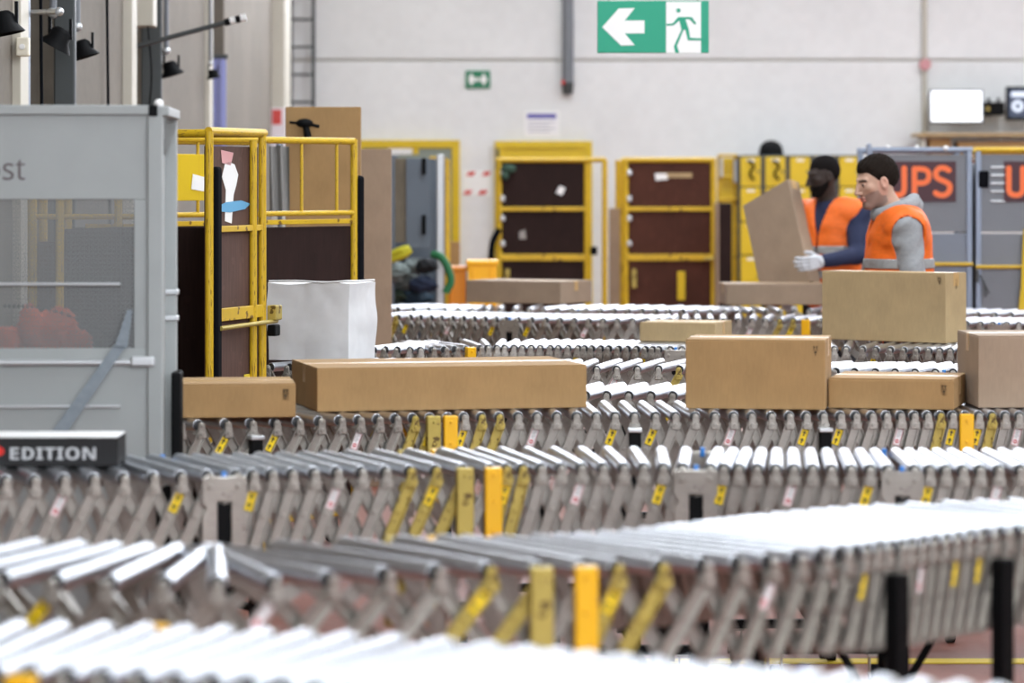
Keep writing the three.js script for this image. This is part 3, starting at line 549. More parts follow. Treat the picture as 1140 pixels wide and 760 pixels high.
// two brown board cages by the back wall
function boardCage(label, x0, x1, d, board, extra) {
  const w = X(x1, d) - X(x0, d), dep = 0.7, t = thing('roll_cage', label, 'cage', [(X(x0, d) + X(x1, d)) / 2, 0, -d - dep / 2]), f = dep / 2, h = Y(178, d), yl = (y) => Y(y, d);
  cageBase(t, w, dep, M.yellow);
  for (const x of [-w / 2 + 0.02, w / 2 - 0.02]) for (const z of [-f + 0.02, f - 0.02]) part(t, 'post', tube([x, 0.15, z], [x, h, z], 0.024), M.yellow);
  for (const z of [-f + 0.02, f - 0.02]) part(t, 'top_rail', tube([-w / 2, h, z], [w / 2, h, z], 0.022), M.yellow);
  for (const [y0, y1] of [[181, 230], [235, 283], [290, 395]]) part(t, 'front_board', rb(w - 0.08, yl(y0) - yl(y1), 0.012, 0, (yl(y0) + yl(y1)) / 2, f - 0.025, 0.003, 1), board);
  part(t, 'back_board', rb(w - 0.08, 1.5, 0.012, 0, 1.0, -f + 0.03, 0.003, 1), board);
  part(t, 'cross_bar', rb(w - 0.06, 0.035, 0.03, 0, yl(232.5), f - 0.015, 0.004, 1), M.yellow);
  part(t, 'cross_bar', rb(w - 0.06, 0.055, 0.03, 0, yl(286.5), f - 0.015, 0.004, 1), M.yellow);
  for (const y of [192, 221, 243, 271]) part(t, 'hinge', rb(0.04, 0.05, 0.03, -w / 2 + 0.05, yl(y), f, 0.01, 2), M.alu);
  part(t, 'latch', rb(0.04, 0.16, 0.02, -w / 2 + 0.09, yl(310), f, 0.006, 1), M.yellowWorn);
  extra(t, w, f, h, yl, (x) => X(x, d) - t.position.x); return t;
}
boardCage('dark brown board cage standing in front of the yellow doorway', 553, 656, 27, M.boardDark, (t, w, f, h, yl, xl) => {
  part(t, 'open_gate', [tube([xl(673), 0.25, f + 0.05], [xl(673), h, f + 0.05], 0.024), tube([w / 2 - 0.02, h, f], [xl(674), h, f + 0.05], 0.02), tube([w / 2 - 0.02, 0.4, f], [xl(674), 0.4, f + 0.05], 0.02)], M.yellow);
  part(t, 'latch', rb(0.06, 0.07, 0.03, xl(661), yl(279), f + 0.02, 0.006, 1), M.black);
  part(t, 'hook_strap', pipe([[-w / 2 + 0.02, yl(255), f + 0.03], [-w / 2 - 0.03, yl(268), f + 0.05], [-w / 2 - 0.05, yl(290), f + 0.05]], 0.03, 12, 6), M.blackSoft);
  paper(t, 'paper_scrap', [[-0.03, -0.02], [0.02, -0.04], [0.05, 0.02], [0.0, 0.04]], xl(623), yl(212), f - 0.017, M.white); paper(t, 'paper_scrap', [[-0.03, -0.03], [0.03, -0.03], [0.02, 0.05], [-0.03, 0.03]], xl(582), yl(262), f - 0.017, std(0x99958f, 0.7));
  part(t, 'cloth_tie', [sphere(0.05, xl(566), yl(188), f + 0.02, 1.3, 0.8, 0.6), sphere(0.035, xl(562), yl(196), f + 0.02)], std(0x2f4a3c, 0.8));
});
boardCage('reddish brown board cage standing beside the yellow lockers', 694, 797, 27, M.boardRed, (t, w, f, h, yl, xl) => {
  part(t, 'side_gate', [tube([xl(688), 0.25, f - 0.1], [xl(688), h, f - 0.1], 0.02), bx(0.04, 1.3, 0.02, xl(691.5), 1.15, f - 0.1)], M.yellow);
  paper(t, 'paper_scrap', [[-0.14, -0.02], [0.14, -0.02], [0.14, 0.02], [-0.14, 0.02]], xl(752), yl(195), f - 0.017, M.cardPale, 'strip of brown tape'); paper(t, 'paper_scrap', [[-0.05, -0.03], [0.05, -0.02], [0.04, 0.03], [-0.06, 0.03]], xl(737), yl(197), f - 0.015, M.white, 'white paper scrap');
  part(t, 'tag', rb(0.065, 0.24, 0.01, xl(758.5), yl(318), f - 0.01, 0.004, 1), M.lockerYellow);
  part(t, 'latch_bar', tube([w / 2 - 0.1, yl(288), f + 0.02], [xl(812), yl(288.5), f + 0.03], 0.014), M.yellowWorn);
});
{ const d = 27.1, t = thing('wooden_beam', 'brown wooden board leaning between the two brown board cages', 'board', [X(684, d), 0, -d], 0); part(t, 'plank', rb(0.09, Y(232, d), 0.05, 0, Y(232, d) / 2, 0, 0.006, 1), M.cardGrey); part(t, 'end_grain', rb(0.086, 0.004, 0.046, 0, Y(232, d), 0, 0.001, 1), M.cardPale); }
{ const d = 26.6, t = thing('flat_panel', 'narrow dark panel standing between the reddish cage and the yellow lockers', 'panel', [X(806, d), 0, -d], 0); part(t, 'panel_board', rb(0.11, Y(226, d), 0.3, 0, Y(226, d) / 2, 0, 0.006, 1), M.boardDark); part(t, 'edge_strip', rb(0.02, Y(226, d), 0.31, -0.06, Y(226, d) / 2, 0, 0.004, 1), M.cardGrey); }

// grey cages with brown and orange signs
function signTexture(text, wpx, cut) {
  const c = document.createElement('canvas'); c.width = wpx; c.height = 256; const g = c.getContext('2d'); g.fillStyle = '#45222b'; g.fillRect(0, 0, wpx, 256); g.strokeStyle = '#f4743a'; g.lineWidth = 36; g.lineCap = 'round'; g.lineJoin = 'round';
  const H1 = 44, H2 = 214, U = (x) => { g.beginPath(); g.moveTo(x, H1); g.lineTo(x, 168); g.quadraticCurveTo(x, H2, x + 44, H2); g.quadraticCurveTo(x + 88, H2, x + 88, 168); g.lineTo(x + 88, H1); g.stroke(); };
  const Pq = (x) => { g.beginPath(); g.moveTo(x, H2); g.lineTo(x, H1 + 4); g.lineTo(x + 40, H1 + 4); g.quadraticCurveTo(x + 92, H1 + 6, x + 92, 92); g.quadraticCurveTo(x + 90, 138, x + 40, 138); g.lineTo(x, 138); g.stroke(); };
  const Sq = (x) => { g.beginPath(); g.moveTo(x + 84, 56); g.bezierCurveTo(x + 40, 22, x - 6, 50, x + 4, 90); g.bezierCurveTo(x + 14, 128, x + 92, 118, x + 92, 166); g.bezierCurveTo(x + 90, 220, x + 30, 226, x + 2, 200); g.stroke(); };
  U(30); Pq(182); Sq(314);
  const t = new THREE.CanvasTexture(c); t.colorSpace = THREE.SRGBColorSpace; return t;
}
const signMat = std(0xffffff, 0.5, 0, { map: signTexture('', 444) });
function meshCage(label, x0, x1, d, signX0, signX1, railMat, o) {
  const w = X(x1, d) - X(x0, d), dep = 0.6, t = thing('roll_cage', label, 'cage', [(X(x0, d) + X(x1, d)) / 2, 0, -d - dep / 2]), f = dep / 2, h = Y(167, d), yl = (y) => Y(y, d), xl = (x) => X(x, d) - t.position.x;
  cageBase(t, w, dep, M.greyMid);
  for (const x of [-w / 2 + 0.02, w / 2 - 0.02]) for (const z of [-f + 0.02, f - 0.02]) part(t, 'post', rb(0.035, h - 0.17, 0.035, x, (h + 0.17) / 2, z, 0.005, 1), M.blueGrey);
  for (const z of [-f + 0.02, f - 0.02]) part(t, 'top_rail', tube([-w / 2, h, z], [w / 2, h, z], 0.02), railMat);
  part(t, 'front_panel', rb(w - 0.06, yl(172) - yl(258), 0.006, 0, (yl(172) + yl(258)) / 2, f - 0.02, 0.002, 1), M.greyMid);
  part(t, 'front_panel', rb(w - 0.06, yl(260) - 0.2, 0.006, 0, (yl(260) + 0.2) / 2, f - 0.02, 0.002, 1), o.lower ?? M.greyMid);
  part(t, 'side_panel', rb(0.006, 1.5, dep - 0.06, -w / 2 + 0.02, 1.0, 0, 0.002, 1), M.greyMid); part(t, 'side_panel', rb(0.006, 1.5, dep - 0.06, w / 2 - 0.02, 1.0, 0, 0.002, 1), M.greyMid);
  part(t, 'cross_bar', tube([-w / 2, yl(o.bar), f + 0.01], [w / 2, yl(o.bar), f + 0.01], 0.012), M.yellow);
  const sw = X(signX1, d) - X(signX0, d), sh = yl(179.5) - yl(224.5), s = part(t, 'sign', new THREE.BoxGeometry(sw, sh, 0.008).translate((xl(signX0) + xl(signX1)) / 2, (yl(179.5) + yl(224.5)) / 2, f - 0.012), signMat); s.userData.label = 'dark brown sign with orange capital letters';
  return { t, w, f, h, yl, xl };
}
{
  const d = 20.5, c = meshCage('grey metal cage behind the bearded worker, with brown and orange sign', 965, 1083, d, 986, 1064.5, M.blueGrey, { bar: 294, lower: std(0x7f8793, 0.5, 0.2, { map: T.wall }) });
  part(c.t, 'rail_clip', [sphere(0.014, c.xl(989), c.h + 0.018, c.f - 0.02), sphere(0.014, c.xl(1021), c.h + 0.018, c.f - 0.02), sphere(0.016, c.xl(1053), c.h + 0.012, c.f - 0.005)], M.white);
  part(c.t, 'corner_cap', rb(0.03, 0.06, 0.04, -c.w / 2 + 0.015, c.h + 0.01, c.f - 0.02, 0.006, 1), M.blueGrey);
  part(c.t, 'latch', [rb(0.02, 0.08, 0.03, c.xl(1087), c.yl(307), c.f + 0.03, 0.004, 1), tube([c.xl(1090), c.yl(306), c.f + 0.04], [c.xl(1100), c.yl(326), c.f + 0.04], 0.006, 6), tube([c.xl(1094), c.yl(312), c.f + 0.04], [c.xl(1097), c.yl(330), c.f + 0.04], 0.006, 6)], M.steelDark);
  const e = meshCage('grey cage with yellow top rail and black vent square at the picture edge', 1086, 1215, d, 1118, 1196.5, M.yellow, { bar: 297 });
  part(e.t, 'vent', rb(e.xl(1101) - e.xl(1089), e.yl(190) - e.yl(209), 0.02, e.xl(1095), e.yl(199.5), e.f - 0.012, 0.003, 1), M.blackSoft);
  for (const y of [186, 195, 204, 213, 224]) part(e.t, 'louvre', rb(0.1, 0.012, 0.012, e.xl(1112), e.yl(y), e.f - 0.014, 0.003, 1), M.alu);
  part(e.t, 'hanging_strap', prism([[e.xl(1139), e.yl(255)], [e.xl(1145), e.yl(255)], [e.xl(1146), e.yl(345)], [e.xl(1133), e.yl(345)], [e.xl(1136), e.yl(320)]], 0.012).translate(0, 0, e.f + 0.02), M.lockerYellow);
}
// ---------------------------------------------------------------- things along the back wall
// yellow lockers
{
  const d = 29.45, pitch = X(877, d) - X(849.5, d), dep = 0.45;
  [822, 849.5, 877, 904.5, 932].forEach((x, i) => {
    const h = Y(172.5, d), x0 = X(x, d), t = thing('locker', ['yellow locker column nearest the reddish brown cage', 'yellow locker column under the black helmet', 'yellow locker column behind the held carton', 'yellow locker column behind the gloved worker', 'yellow locker column behind the bearded worker head'][i], 'locker', [x0 + pitch / 2, 0, -d - dep / 2], 0, 'yellow lockers'), f = dep / 2;
    part(t, 'body', rb(pitch, h, dep - 0.02, 0, h / 2, -0.01, 0.004, 1), M.steelDark);
    const ys = [h - 0.012, Y(208, d), Y(247, d), Y(284, d), Y(332, d), 0.1];
    for (let k = 0; k + 1 < ys.length; k++) {
      const dr = part(t, 'door', rb(pitch - 0.042, ys[k] - ys[k + 1] - 0.012, 0.02, 0.0, (ys[k] + ys[k + 1]) / 2, f - 0.008, 0.005, 1), M.lockerYellow);
      part(dr, 'name_tag', rb(0.07, 0.02, 0.003, 0, ys[k] - 0.035, f + 0.003, 0.001, 1), M.white);
      part(dr, 'lock', new THREE.CylinderGeometry(0.012, 0.012, 0.01, 8).rotateX(Math.PI / 2).translate(pitch / 2 - 0.045, (ys[k] + ys[k + 1]) / 2, f + 0.005), M.steelDark);
    }
    if (i < 2) part(t, 'hanging_strap', pipe([[-0.02, Y(178, d), f + 0.02], [0.03, Y(185, d), f + 0.03], [-0.01, Y(193, d), f + 0.03], [0.03, Y(200, d), f + 0.02]], 0.012, 16, 6), M.blackSoft);
  });
  const hp = thing('hard_hat', 'round black helmet lying on top of the yellow lockers', 'helmet', [X(860, d), Y(172.5, d), -d - 0.16]);
  part(hp, 'shell', new THREE.LatheGeometry([[0.11, 0], [0.112, 0.03], [0.1, 0.08], [0.07, 0.118], [0.03, 0.134], [0.0005, 0.137]].map((q) => new THREE.Vector2(...q)), 24), M.black);
  part(hp, 'brim', new THREE.TorusGeometry(0.112, 0.007, 6, 28).rotateX(Math.PI / 2).translate(0, 0.007, 0), M.blackSoft);
  // open yellow rack with handles at the end of the lockers
  const r = thing('tool_rack', 'open yellow rack hung with white tools at the end of the lockers', 'rack', [X(811, d), 0, -d - 0.1]), f = 0.15, hw = (X(821, d) - X(799, d)) / 2;
  part(r, 'back_plate', rb(2 * hw, 1.85, 0.02, 0, 0.925, -0.1, 0.004, 1), M.lockerYellow);
  for (const s of [-1, 1]) part(r, 'upright', rb(0.03, 1.86, 0.05, s * (hw - 0.015), 0.93, -0.06, 0.004, 1), M.yellow);
  for (const y of [173, 197, 222]) part(r, 'shelf_bar', tube([-hw, Y(y, d), 0], [hw, Y(y, d), 0], 0.014), M.yellow);
  part(r, 'hanging_tool', [tube([-0.06, Y(197, d), 0.02], [-0.06, Y(176, d), 0.02], 0.016), tube([0.07, Y(203, d), 0.02], [0.07, Y(178, d), 0.02], 0.02)], M.alu);
}
// doors with yellow frames
{
  const z = HALL.back, d = 30.2, fr = (g, x0, x1, y0, t) => { part(g, 'door_frame', [rb(t, Y(y0, d), 0.07, X(x0, d) + t / 2, Y(y0, d) / 2, z + 0.035, 0.006, 1), rb(t, Y(y0, d), 0.07, X(x1, d) - t / 2, Y(y0, d) / 2, z + 0.035, 0.006, 1), rb(X(x1, d) - X(x0, d), t, 0.07, (X(x0, d) + X(x1, d)) / 2, Y(y0, d) - t / 2, z + 0.036, 0.006, 1)], M.lockerYellow); };
  const a = structGroup('door_4'); fr(a, 396, 512, 156, 0.075);
  part(a, 'door_leaf', rb(X(506, d) - X(402, d), Y(164, d), 0.04, (X(506, d) + X(402, d)) / 2, Y(164, d) / 2, z + 0.03, 0.005, 1), std(0x8c968a, 0.5, 0, { map: T.wall }));
  part(a, 'vision_panel', rb(X(459, d) - X(432, d), 0.065, 0.012, (X(459, d) + X(432, d)) / 2, Y(168, d), z + 0.052, 0.003, 1), M.white);
  part(a, 'warning_stripe', rb(0.055, 0.065, 0.012, X(463, d), Y(168, d), z + 0.052, 0.003, 1), M.lockerYellow);
  const b = structGroup('door_5'); fr(b, 551, 659, 157, 0.07);
  part(b, 'door_leaf', rb(X(653, d) - X(557, d), Y(164, d), 0.04, (X(653, d) + X(557, d)) / 2, Y(164, d) / 2, z + 0.028, 0.005, 1), M.lockerYellow);
  part(b, 'hinge', [rb(0.03, 0.08, 0.02, X(554, d), Y(170, d), z + 0.075, 0.004, 1), rb(0.03, 0.08, 0.02, X(554, d), Y(184, d), z + 0.075, 0.004, 1)], M.steelDark);
}
// signs on the wall
{
  const z = HALL.back, d = 30.2;
  const n = thing('notice', 'white paper notice with blue heading above the yellow doorway', 'notice', [X(603, d), Y(138, d), z + 0.004]); part(n, 'sheet', rb(X(622, d) - X(583, d), Y(124, d) - Y(153, d), 0.006, 0, 0, 0, 0.002, 1), M.white);
  const lc = document.createElement('canvas'); lc.width = 256; lc.height = 180; const lg = lc.getContext('2d'); lg.fillStyle = '#ecebee'; lg.fillRect(0, 0, 256, 180); lg.fillStyle = '#5a55a8'; lg.fillRect(16, 14, 224, 34); lg.fillStyle = '#b9b8c4'; for (let k = 0; k < 4; k++) lg.fillRect(24, 70 + k * 24, 206 - (k % 2) * 40, 9);
  const lt = new THREE.CanvasTexture(lc); lt.colorSpace = THREE.SRGBColorSpace; part(n, 'print', new THREE.BoxGeometry(0.31, 0.225, 0.001).translate(0, 0, 0.004), std(0xffffff, 0.6, 0, { map: lt }));
  const w = thing('warning_notice', 'white notice with red striped corners beside the yellow doorway', 'notice', [X(531, d), Y(204, d), z + 0.004]); part(w, 'sheet', rb(0.27, 0.24, 0.006, 0, 0, 0, 0.002, 1), M.white);
  const red = std(0xd23a34, 0.6); for (const [sx, sy] of [[-0.055, 0.09], [0.09, 0.09], [-0.085, -0.085], [0.055, -0.085]]) part(w, 'red_stripe', prism([[-0.045, -0.02], [0.02, -0.02], [0.045, 0.02], [-0.02, 0.02]], 0.002), red).position.set(sx, sy, 0.003);
  const e = thing('exit_sign', 'small green emergency sign with white symbols on the back wall', 'sign', [X(532, d), Y(88.5, d), z + 0.01]); part(e, 'panel', rb(0.23, 0.165, 0.02, 0, 0, 0, 0.004, 1), std(0x1d7a55, 0.5));
  part(e, 'symbol', prism([[-0.085, -0.02], [-0.06, -0.06], [-0.035, -0.02], [-0.035, 0.02], [-0.06, 0.06], [-0.085, 0.02]], 0.002).translate(0, 0, 0.011), M.white); part(e, 'symbol', prism([[0.02, 0], [0.055, 0.06], [0.09, 0], [0.055, -0.06]], 0.002).translate(0, 0, 0.011), M.white);
  part(e, 'symbol', bx(0.05, 0.03, 0.002, -0.008, 0, 0.012), M.white);
  const p = thing('conduit', 'grey vertical conduit pipe ending on the back wall', 'pipe', [X(632, d), 0, z + 0.05]); part(p, 'pipe', tube([0, Y(92, d), 0], [0, HALL.top, 0], 0.055, 14), M.greyMid); part(p, 'end_cap', [tube([0, Y(105, d), 0], [0, Y(92, d), 0], 0.045, 14, 0.06)], M.steelDark); part(p, 'red_marker', rb(0.03, 0.04, 0.02, -0.045, Y(92, d), 0.05, 0.004, 1), red);
  const q = thing('riser_pipe', 'thin white riser pipe with red round call point beside the monitors', 'pipe', [X(1029, d), 0, z + 0.04]); part(q, 'pipe', tube([0, Y(170, d), 0], [0, HALL.top, 0], 0.022, 10), M.jamb); part(q, 'call_point', [new THREE.CylinderGeometry(0.055, 0.055, 0.05, 18).rotateX(Math.PI / 2).translate(0, Y(72, d), 0.02)], std(0xc98f92, 0.5));
  const l = thing('wall_ladder', 'dark steel ladder fixed to the corner of the back wall', 'ladder', [X(337.5, d), 0, z + 0.16]); for (const s of [-1, 1]) part(l, 'rail', rb(0.035, HALL.top - 0.3 - Y(120, d), 0.03, s * 0.105, (HALL.top - 0.3 + Y(120, d)) / 2, 0, 0.006, 1), M.steelDark);
  for (let k = 0; k < 13; k++) { const y = Y(114 - k * 30.5, d); if (y < HALL.top - 0.3) part(l, 'rung', tube([-0.105, y, 0], [0.105, y, 0], 0.012, 8), M.steelDark); }
  for (const s of [-1, 1]) for (const y of [Y(60, d), 4.2, 5.5]) part(l, 'bracket', bx(0.02, 0.03, 0.16, s * 0.105, y, -0.08), M.steelDark);
}
// monitors and shelf
{
  const d = 29.9, glow = new THREE.MeshStandardMaterial({ color: 0x222222, emissive: 0xf4f6ff, emissiveIntensity: 1.6, roughness: 0.3 });
  const m = thing('monitor', 'wall monitor with a blank white screen', 'monitor', [X(1064.5, d), Y(118.5, d), -d]); part(m, 'bezel', rb(0.5, 0.31, 0.04, 0, 0, 0, 0.008, 2), M.steelDark); part(m, 'screen', rb(0.47, 0.28, 0.004, 0, 0.002, 0.021, 0.001, 1), glow); part(m, 'wall_arm', bx(0.12, 0.1, 0.26, 0, 0, -0.14), M.steelDark);
  areaLight('screen_light', 0.47, 0.28, X(1064.5, d), Y(118.5, d), -d + 0.03, X(1064.5, d), Y(118.5, d), 0, 1.2, 0xf4f6ff);
  const c = document.createElement('canvas'); c.width = 256; c.height = 160; const g = c.getContext('2d'); g.fillStyle = '#2c3850'; g.fillRect(0, 0, 256, 160); g.fillStyle = '#dfe8fb'; g.fillRect(14, 14, 150, 30); g.fillRect(130, 70, 90, 60); g.beginPath(); g.arc(50, 96, 34, 0, 7); g.fill(); g.fillStyle = '#2c3850'; g.beginPath(); g.arc(50, 96, 14, 0, 7); g.fill();
  const tx = new THREE.CanvasTexture(c); tx.colorSpace = THREE.SRGBColorSpace;
  const n = thing('monitor', 'dark wall monitor with white graphics at the picture edge', 'monitor', [X(1148, d), Y(115, d), -d]); part(n, 'bezel', rb(0.47, 0.31, 0.04, 0, 0, 0, 0.008, 2), M.black); part(n, 'screen', new THREE.BoxGeometry(0.42, 0.26, 0.004).translate(0, 0, 0.021), new THREE.MeshStandardMaterial({ color: 0x111111, emissive: 0xffffff, emissiveMap: tx, emissiveIntensity: 0.9, roughness: 0.3 })); part(n, 'wall_arm', bx(0.12, 0.1, 0.26, 0, 0, -0.14), M.steelDark);
  const b = thing('switch_box', 'black electrical box with knobs between the two monitors', 'box', [X(1106, d), Y(121, d), -d - 0.1]); part(b, 'case', rb(0.19, 0.12, 0.34, 0, 0, 0, 0.008, 1), M.black); for (const s of [-1, 1]) part(b, 'knob', tube([s * 0.045, 0.06, 0.1], [s * 0.045, 0.1, 0.1], 0.014), M.blackSoft); part(b, 'indicator', rb(0.03, 0.04, 0.004, -0.06, 0, 0.171, 0.002, 1), M.yellowWorn);
  const s = thing('wall_shelf', 'pale wooden shelf below the monitors', 'shelf', [X(1090, d), 0, -d + 0.05]); part(s, 'board', rb(X(1190, d) - X(1020, d), 0.035, 0.5, 0.1, Y(150.5, d), 0, 0.006, 1), M.cardPale); for (const k of [1025, 1150]) part(s, 'support', rb(0.03, Y(152, d), 0.4, X(k, d) - X(1090, d), Y(152, d) / 2, 0, 0.004, 1), M.jamb);
  part(s, 'lower_board', rb(1.35, 0.025, 0.45, 0.12, Y(176, d), 0, 0.006, 1), M.cardPale);
  const k1 = thing('carton', 'small brown carton under the shelf board near the riser pipe', 'carton', [X(1043, d), Y(176, d) + 0.013, -d + 0.1]); cartonParts(k1, 0.2, 0.17, 0.25, M.card);
  const k2 = thing('carton', 'wide flat brown carton under the shelf board at the picture edge', 'carton', [X(1105, d), Y(176, d) + 0.013, -d + 0.1]); cartonParts(k2, 0.7, 0.14, 0.25, M.card);
}
// hanging exit sign
{
  const d = 17, cx = (665 + 789) / 2, w = X(789, d) - X(665, d), y1 = Y(1, d), y0 = Y(59, d), h = y1 - y0, t = thing('exit_sign', 'large green exit sign with white arrow and running figure, hanging overhead', 'sign', [X(cx, d), y0, -d]);
  part(t, 'panel', rb(w, h, 0.03, 0, h / 2, 0, 0.004, 1), M.green);
  const u = (zx, zy) => [(zx - 78) / (1055 - 78) * w - w / 2, h - (zy - 8) / (462 - 8) * h], pr = (pts, z = 0.0155, mat = M.white, name = 'arrow') => part(t, name, prism(pts.map(([a, b]) => u(a, b)), 0.0015).translate(0, 0, z), mat);
  pr([[120, 238], [265, 75], [405, 72], [318, 180], [490, 180], [490, 292], [318, 292], [405, 395], [285, 398]]);
  pr([[680, 16], [985, 16], [985, 462], [680, 462]], 0.0152, M.white, 'doorway');
  const fig = [[[785, 150], [905, 150], [945, 205], [930, 215], [885, 168], [850, 170], [880, 260], [890, 330], [985, 335], [1030, 350], [1025, 372], [980, 352], [870, 352], [850, 262], [832, 262], [775, 400], [795, 462], [760, 462], [748, 405], [815, 260], [795, 180], [745, 222], [685, 226], [685, 210], [738, 206]]];
  for (const p of fig) pr(p, 0.0172, M.green, 'running_figure');
  const [hx, hy] = u(788, 92); part(t, 'running_figure', new THREE.CylinderGeometry(0.011, 0.011, 0.0015, 16).rotateX(Math.PI / 2).translate(hx, hy, 0.018), M.green);
  for (const s of [-1, 1]) part(t, 'hanger', tube([s * w * 0.4, h, 0], [s * w * 0.4, HALL.top - y0, 0], 0.004, 6), M.galv);
}
// stacked goods between the yellow cage and the doorway
{
  const slab = (label, x0, x1, y0, d, th, mat) => { const w = X(x1, d) - X(x0, d), h = Y(y0, d), t = thing('cardboard_sheet', label, 'cardboard', [(X(x0, d) + X(x1, d)) / 2, 0, -d]); for (let k = 0; k < 3; k++) part(t, 'sheet', rb(w - k * 0.01, h - k * 0.012, th / 3 - 0.002, 0, (h - k * 0.012) / 2, -k * th / 3, 0.004, 1), mat); return t; };
  slab('tall brown cardboard sheets standing behind the open yellow cage', 318, 402, 119, 16.4, 0.12, M.card);
  slab('pale brown cardboard sheets standing beside the black handle of the yellow cage', 398, 436, 166, 17.4, 0.1, M.cardGrey);
  const b = thing('wall_hook', 'black coat hook with glove on the tall brown cardboard', 'hook', [X(340, 16.4), Y(140, 16.4), -16.35]); part(b, 'glove', [sphere(0.04, 0, 0.012, 0.02, 1.1, 0.6, 0.6), tube([0.005, 0, 0.02], [0.018, -0.06, 0.02], 0.016, 8, 0.02), tube([-0.03, 0.012, 0.02], [-0.075, 0.016, 0.02], 0.008, 6), tube([0.03, 0.005, 0.02], [0.075, -0.005, 0.02], 0.01, 6)], M.black); part(b, 'peg', tube([0.01, -0.02, -0.01], [0.01, -0.02, 0.03], 0.006, 6), M.black);
  const g = thing('hanging_coat', 'grey plastic cover hanging beside the tall brown cardboard', 'cover', [X(311, 16.2), Y(235, 16.2), -16.2]);
  const cg = new THREE.PlaneGeometry(0.1, 0.33, 16, 14), cp = cg.attributes.position; for (let i = 0; i < cp.count; i++) cp.setZ(i, Math.sin(cp.getX(i) * 130 + cp.getY(i) * 4) * 0.015 + cp.getY(i) * 0.05); cg.computeVertexNormals(); part(g, 'drape', [flat(cg.translate(0, 0.16, 0)), flat(cg.clone().translate(0, 0, -0.02))], std(0x8a8986, 0.5));
  part(g, 'tie', tube([0, 0.32, 0], [0, 0.36, -0.02], 0.02, 8, 0.01), M.greyMid); part(g, 'pole', tube([0, -Y(235, 16.2), -0.05], [0, 0.36, -0.05], 0.012, 8), M.greyMid);
  const s = thing('fire_notice', 'red and white fire notice on the white column', 'notice', [X(308, 28.2), Y(143, 28.2), -28.22]); part(s, 'plate', rb(0.15, 0.36, 0.01, 0, 0, 0, 0.003, 1), std(0xe9dfe4, 0.6)); part(s, 'red_field', bx(0.08, 0.13, 0.003, 0, 0.1, 0.006), std(0xd04a44, 0.6));
  // grey cage of cables and cloth
  const d = 22.6, yl = (y) => Y(y, d), t = thing('roll_cage', 'grey sheet metal cage full of tangled cloth beside the doorway', 'cage', [X(464, d), 0, -d - 0.35]), xl = (x) => X(x, d) - t.position.x, f = 0.35, h = yl(172), w = xl(494) - xl(434);
  cageBase(t, w, 0.7, M.greyMid); const slate = std(0x66707a, 0.5, 0.2, { map: T.wall });
  for (const x of [xl(490)]) part(t, 'post', rb(0.05, h - 0.17, 0.05, x, (h + 0.17) / 2, f - 0.03, 0.01, 2), M.alu);
  for (const [x, z] of [[xl(436), f - 0.03], [xl(436), -f + 0.03], [xl(490), -f + 0.03]]) part(t, 'post', rb(0.04, h - 0.17, 0.04, x, (h + 0.17) / 2, z, 0.006, 1), slate);
  part(t, 'back_panel', rb(w - 0.06, h - 0.25, 0.01, 0, (h + 0.2) / 2, -f + 0.02, 0.003, 1), slate); part(t, 'side_panel', rb(0.01, h - 0.25, 0.64, xl(434), (h + 0.2) / 2, 0, 0.003, 1), slate);
  part(t, 'front_panel', rb(xl(478) - xl(452), yl(176) - yl(276), 0.01, (xl(478) + xl(452)) / 2, (yl(176) + yl(276)) / 2, f - 0.03, 0.003, 1), slate); part(t, 'front_panel', rb(xl(452) - xl(435), yl(176) - yl(270), 0.01, (xl(435) + xl(452)) / 2, (yl(176) + yl(270)) / 2, f - 0.05, 0.003, 1), std(0x7d725f, 0.7, 0, { map: T.board }));
  part(t, 'handle', [rb(0.03, 0.12, 0.03, xl(472), yl(185), f, 0.01, 1), rb(0.03, 0.14, 0.03, xl(472), yl(250), f, 0.01, 1)], M.black); part(t, 'shelf', rb(w - 0.08, 0.02, 0.6, 0, 0.75, 0, 0.003, 1), M.steelDark);
  // cloth heap pieces
  const cl = [[440, 302, 0x77827f, 0.1], [458, 297, 0x838d8b, 0.09], [446, 316, 0x6d7673, 0.12], [472, 317, 0x1d2a44, 0.09], [437, 331, 0x2a3a2a, 0.08], [460, 332, 0x334a5c, 0.11], [475, 296, 0x15181d, 0.08], [440, 288, 0x24425c, 0.07]];
  const nm = ['grey cloth bundle on the left of the heap', 'light grey cloth bundle in the middle of the heap', 'large grey cloth bundle low in the heap', 'navy cloth bundle next to the metal post', 'dark green cloth bundle at the bottom of the heap', 'blue grey cloth bundle at the bottom of the heap', 'black cloth bundle high beside the metal post', 'blue cloth bundle on top of the heap'];
  cl.forEach(([x, y, c, r], i) => {
    const g2 = new THREE.SphereGeometry(1, 24, 16), p = g2.attributes.position; for (let q = 0; q < p.count; q++) { const v = V(p.getX(q), p.getY(q), p.getZ(q)), k = 0.7 + 0.65 * vnoise(v.x * 3 + 20 + i * 5, v.y * 4 + v.z * 3 + 20, 997, 40 + i); p.setXYZ(q, v.x * k * r, v.y * k * r * 0.6, v.z * k * r * 0.8); } g2.computeVertexNormals();
    const m = part(scene, numbered('cloth_bundle'), g2, std(c, 0.8, 0, { map: T.cloth })); m.position.set(X(x, d - 0.1), Y(y, d - 0.1), -d - 0.02 - (i % 3) * 0.1); tag(m, nm[i] + ' in the grey cage', 'cloth', 'cloth heaped in the grey cage');
  });
  const inT = (x, y, dd) => at(x, y, dd).sub(t.position);
  part(t, 'strap', pipe([inT(431, 286, 22.4), inT(446, 279, 22.35), inT(456, 277, 22.35), inT(450, 283, 22.35), inT(431, 290, 22.4)], 0.028, 30, 8), std(0xc7c22a, 0.6)).userData.label = 'yellow folded strap';
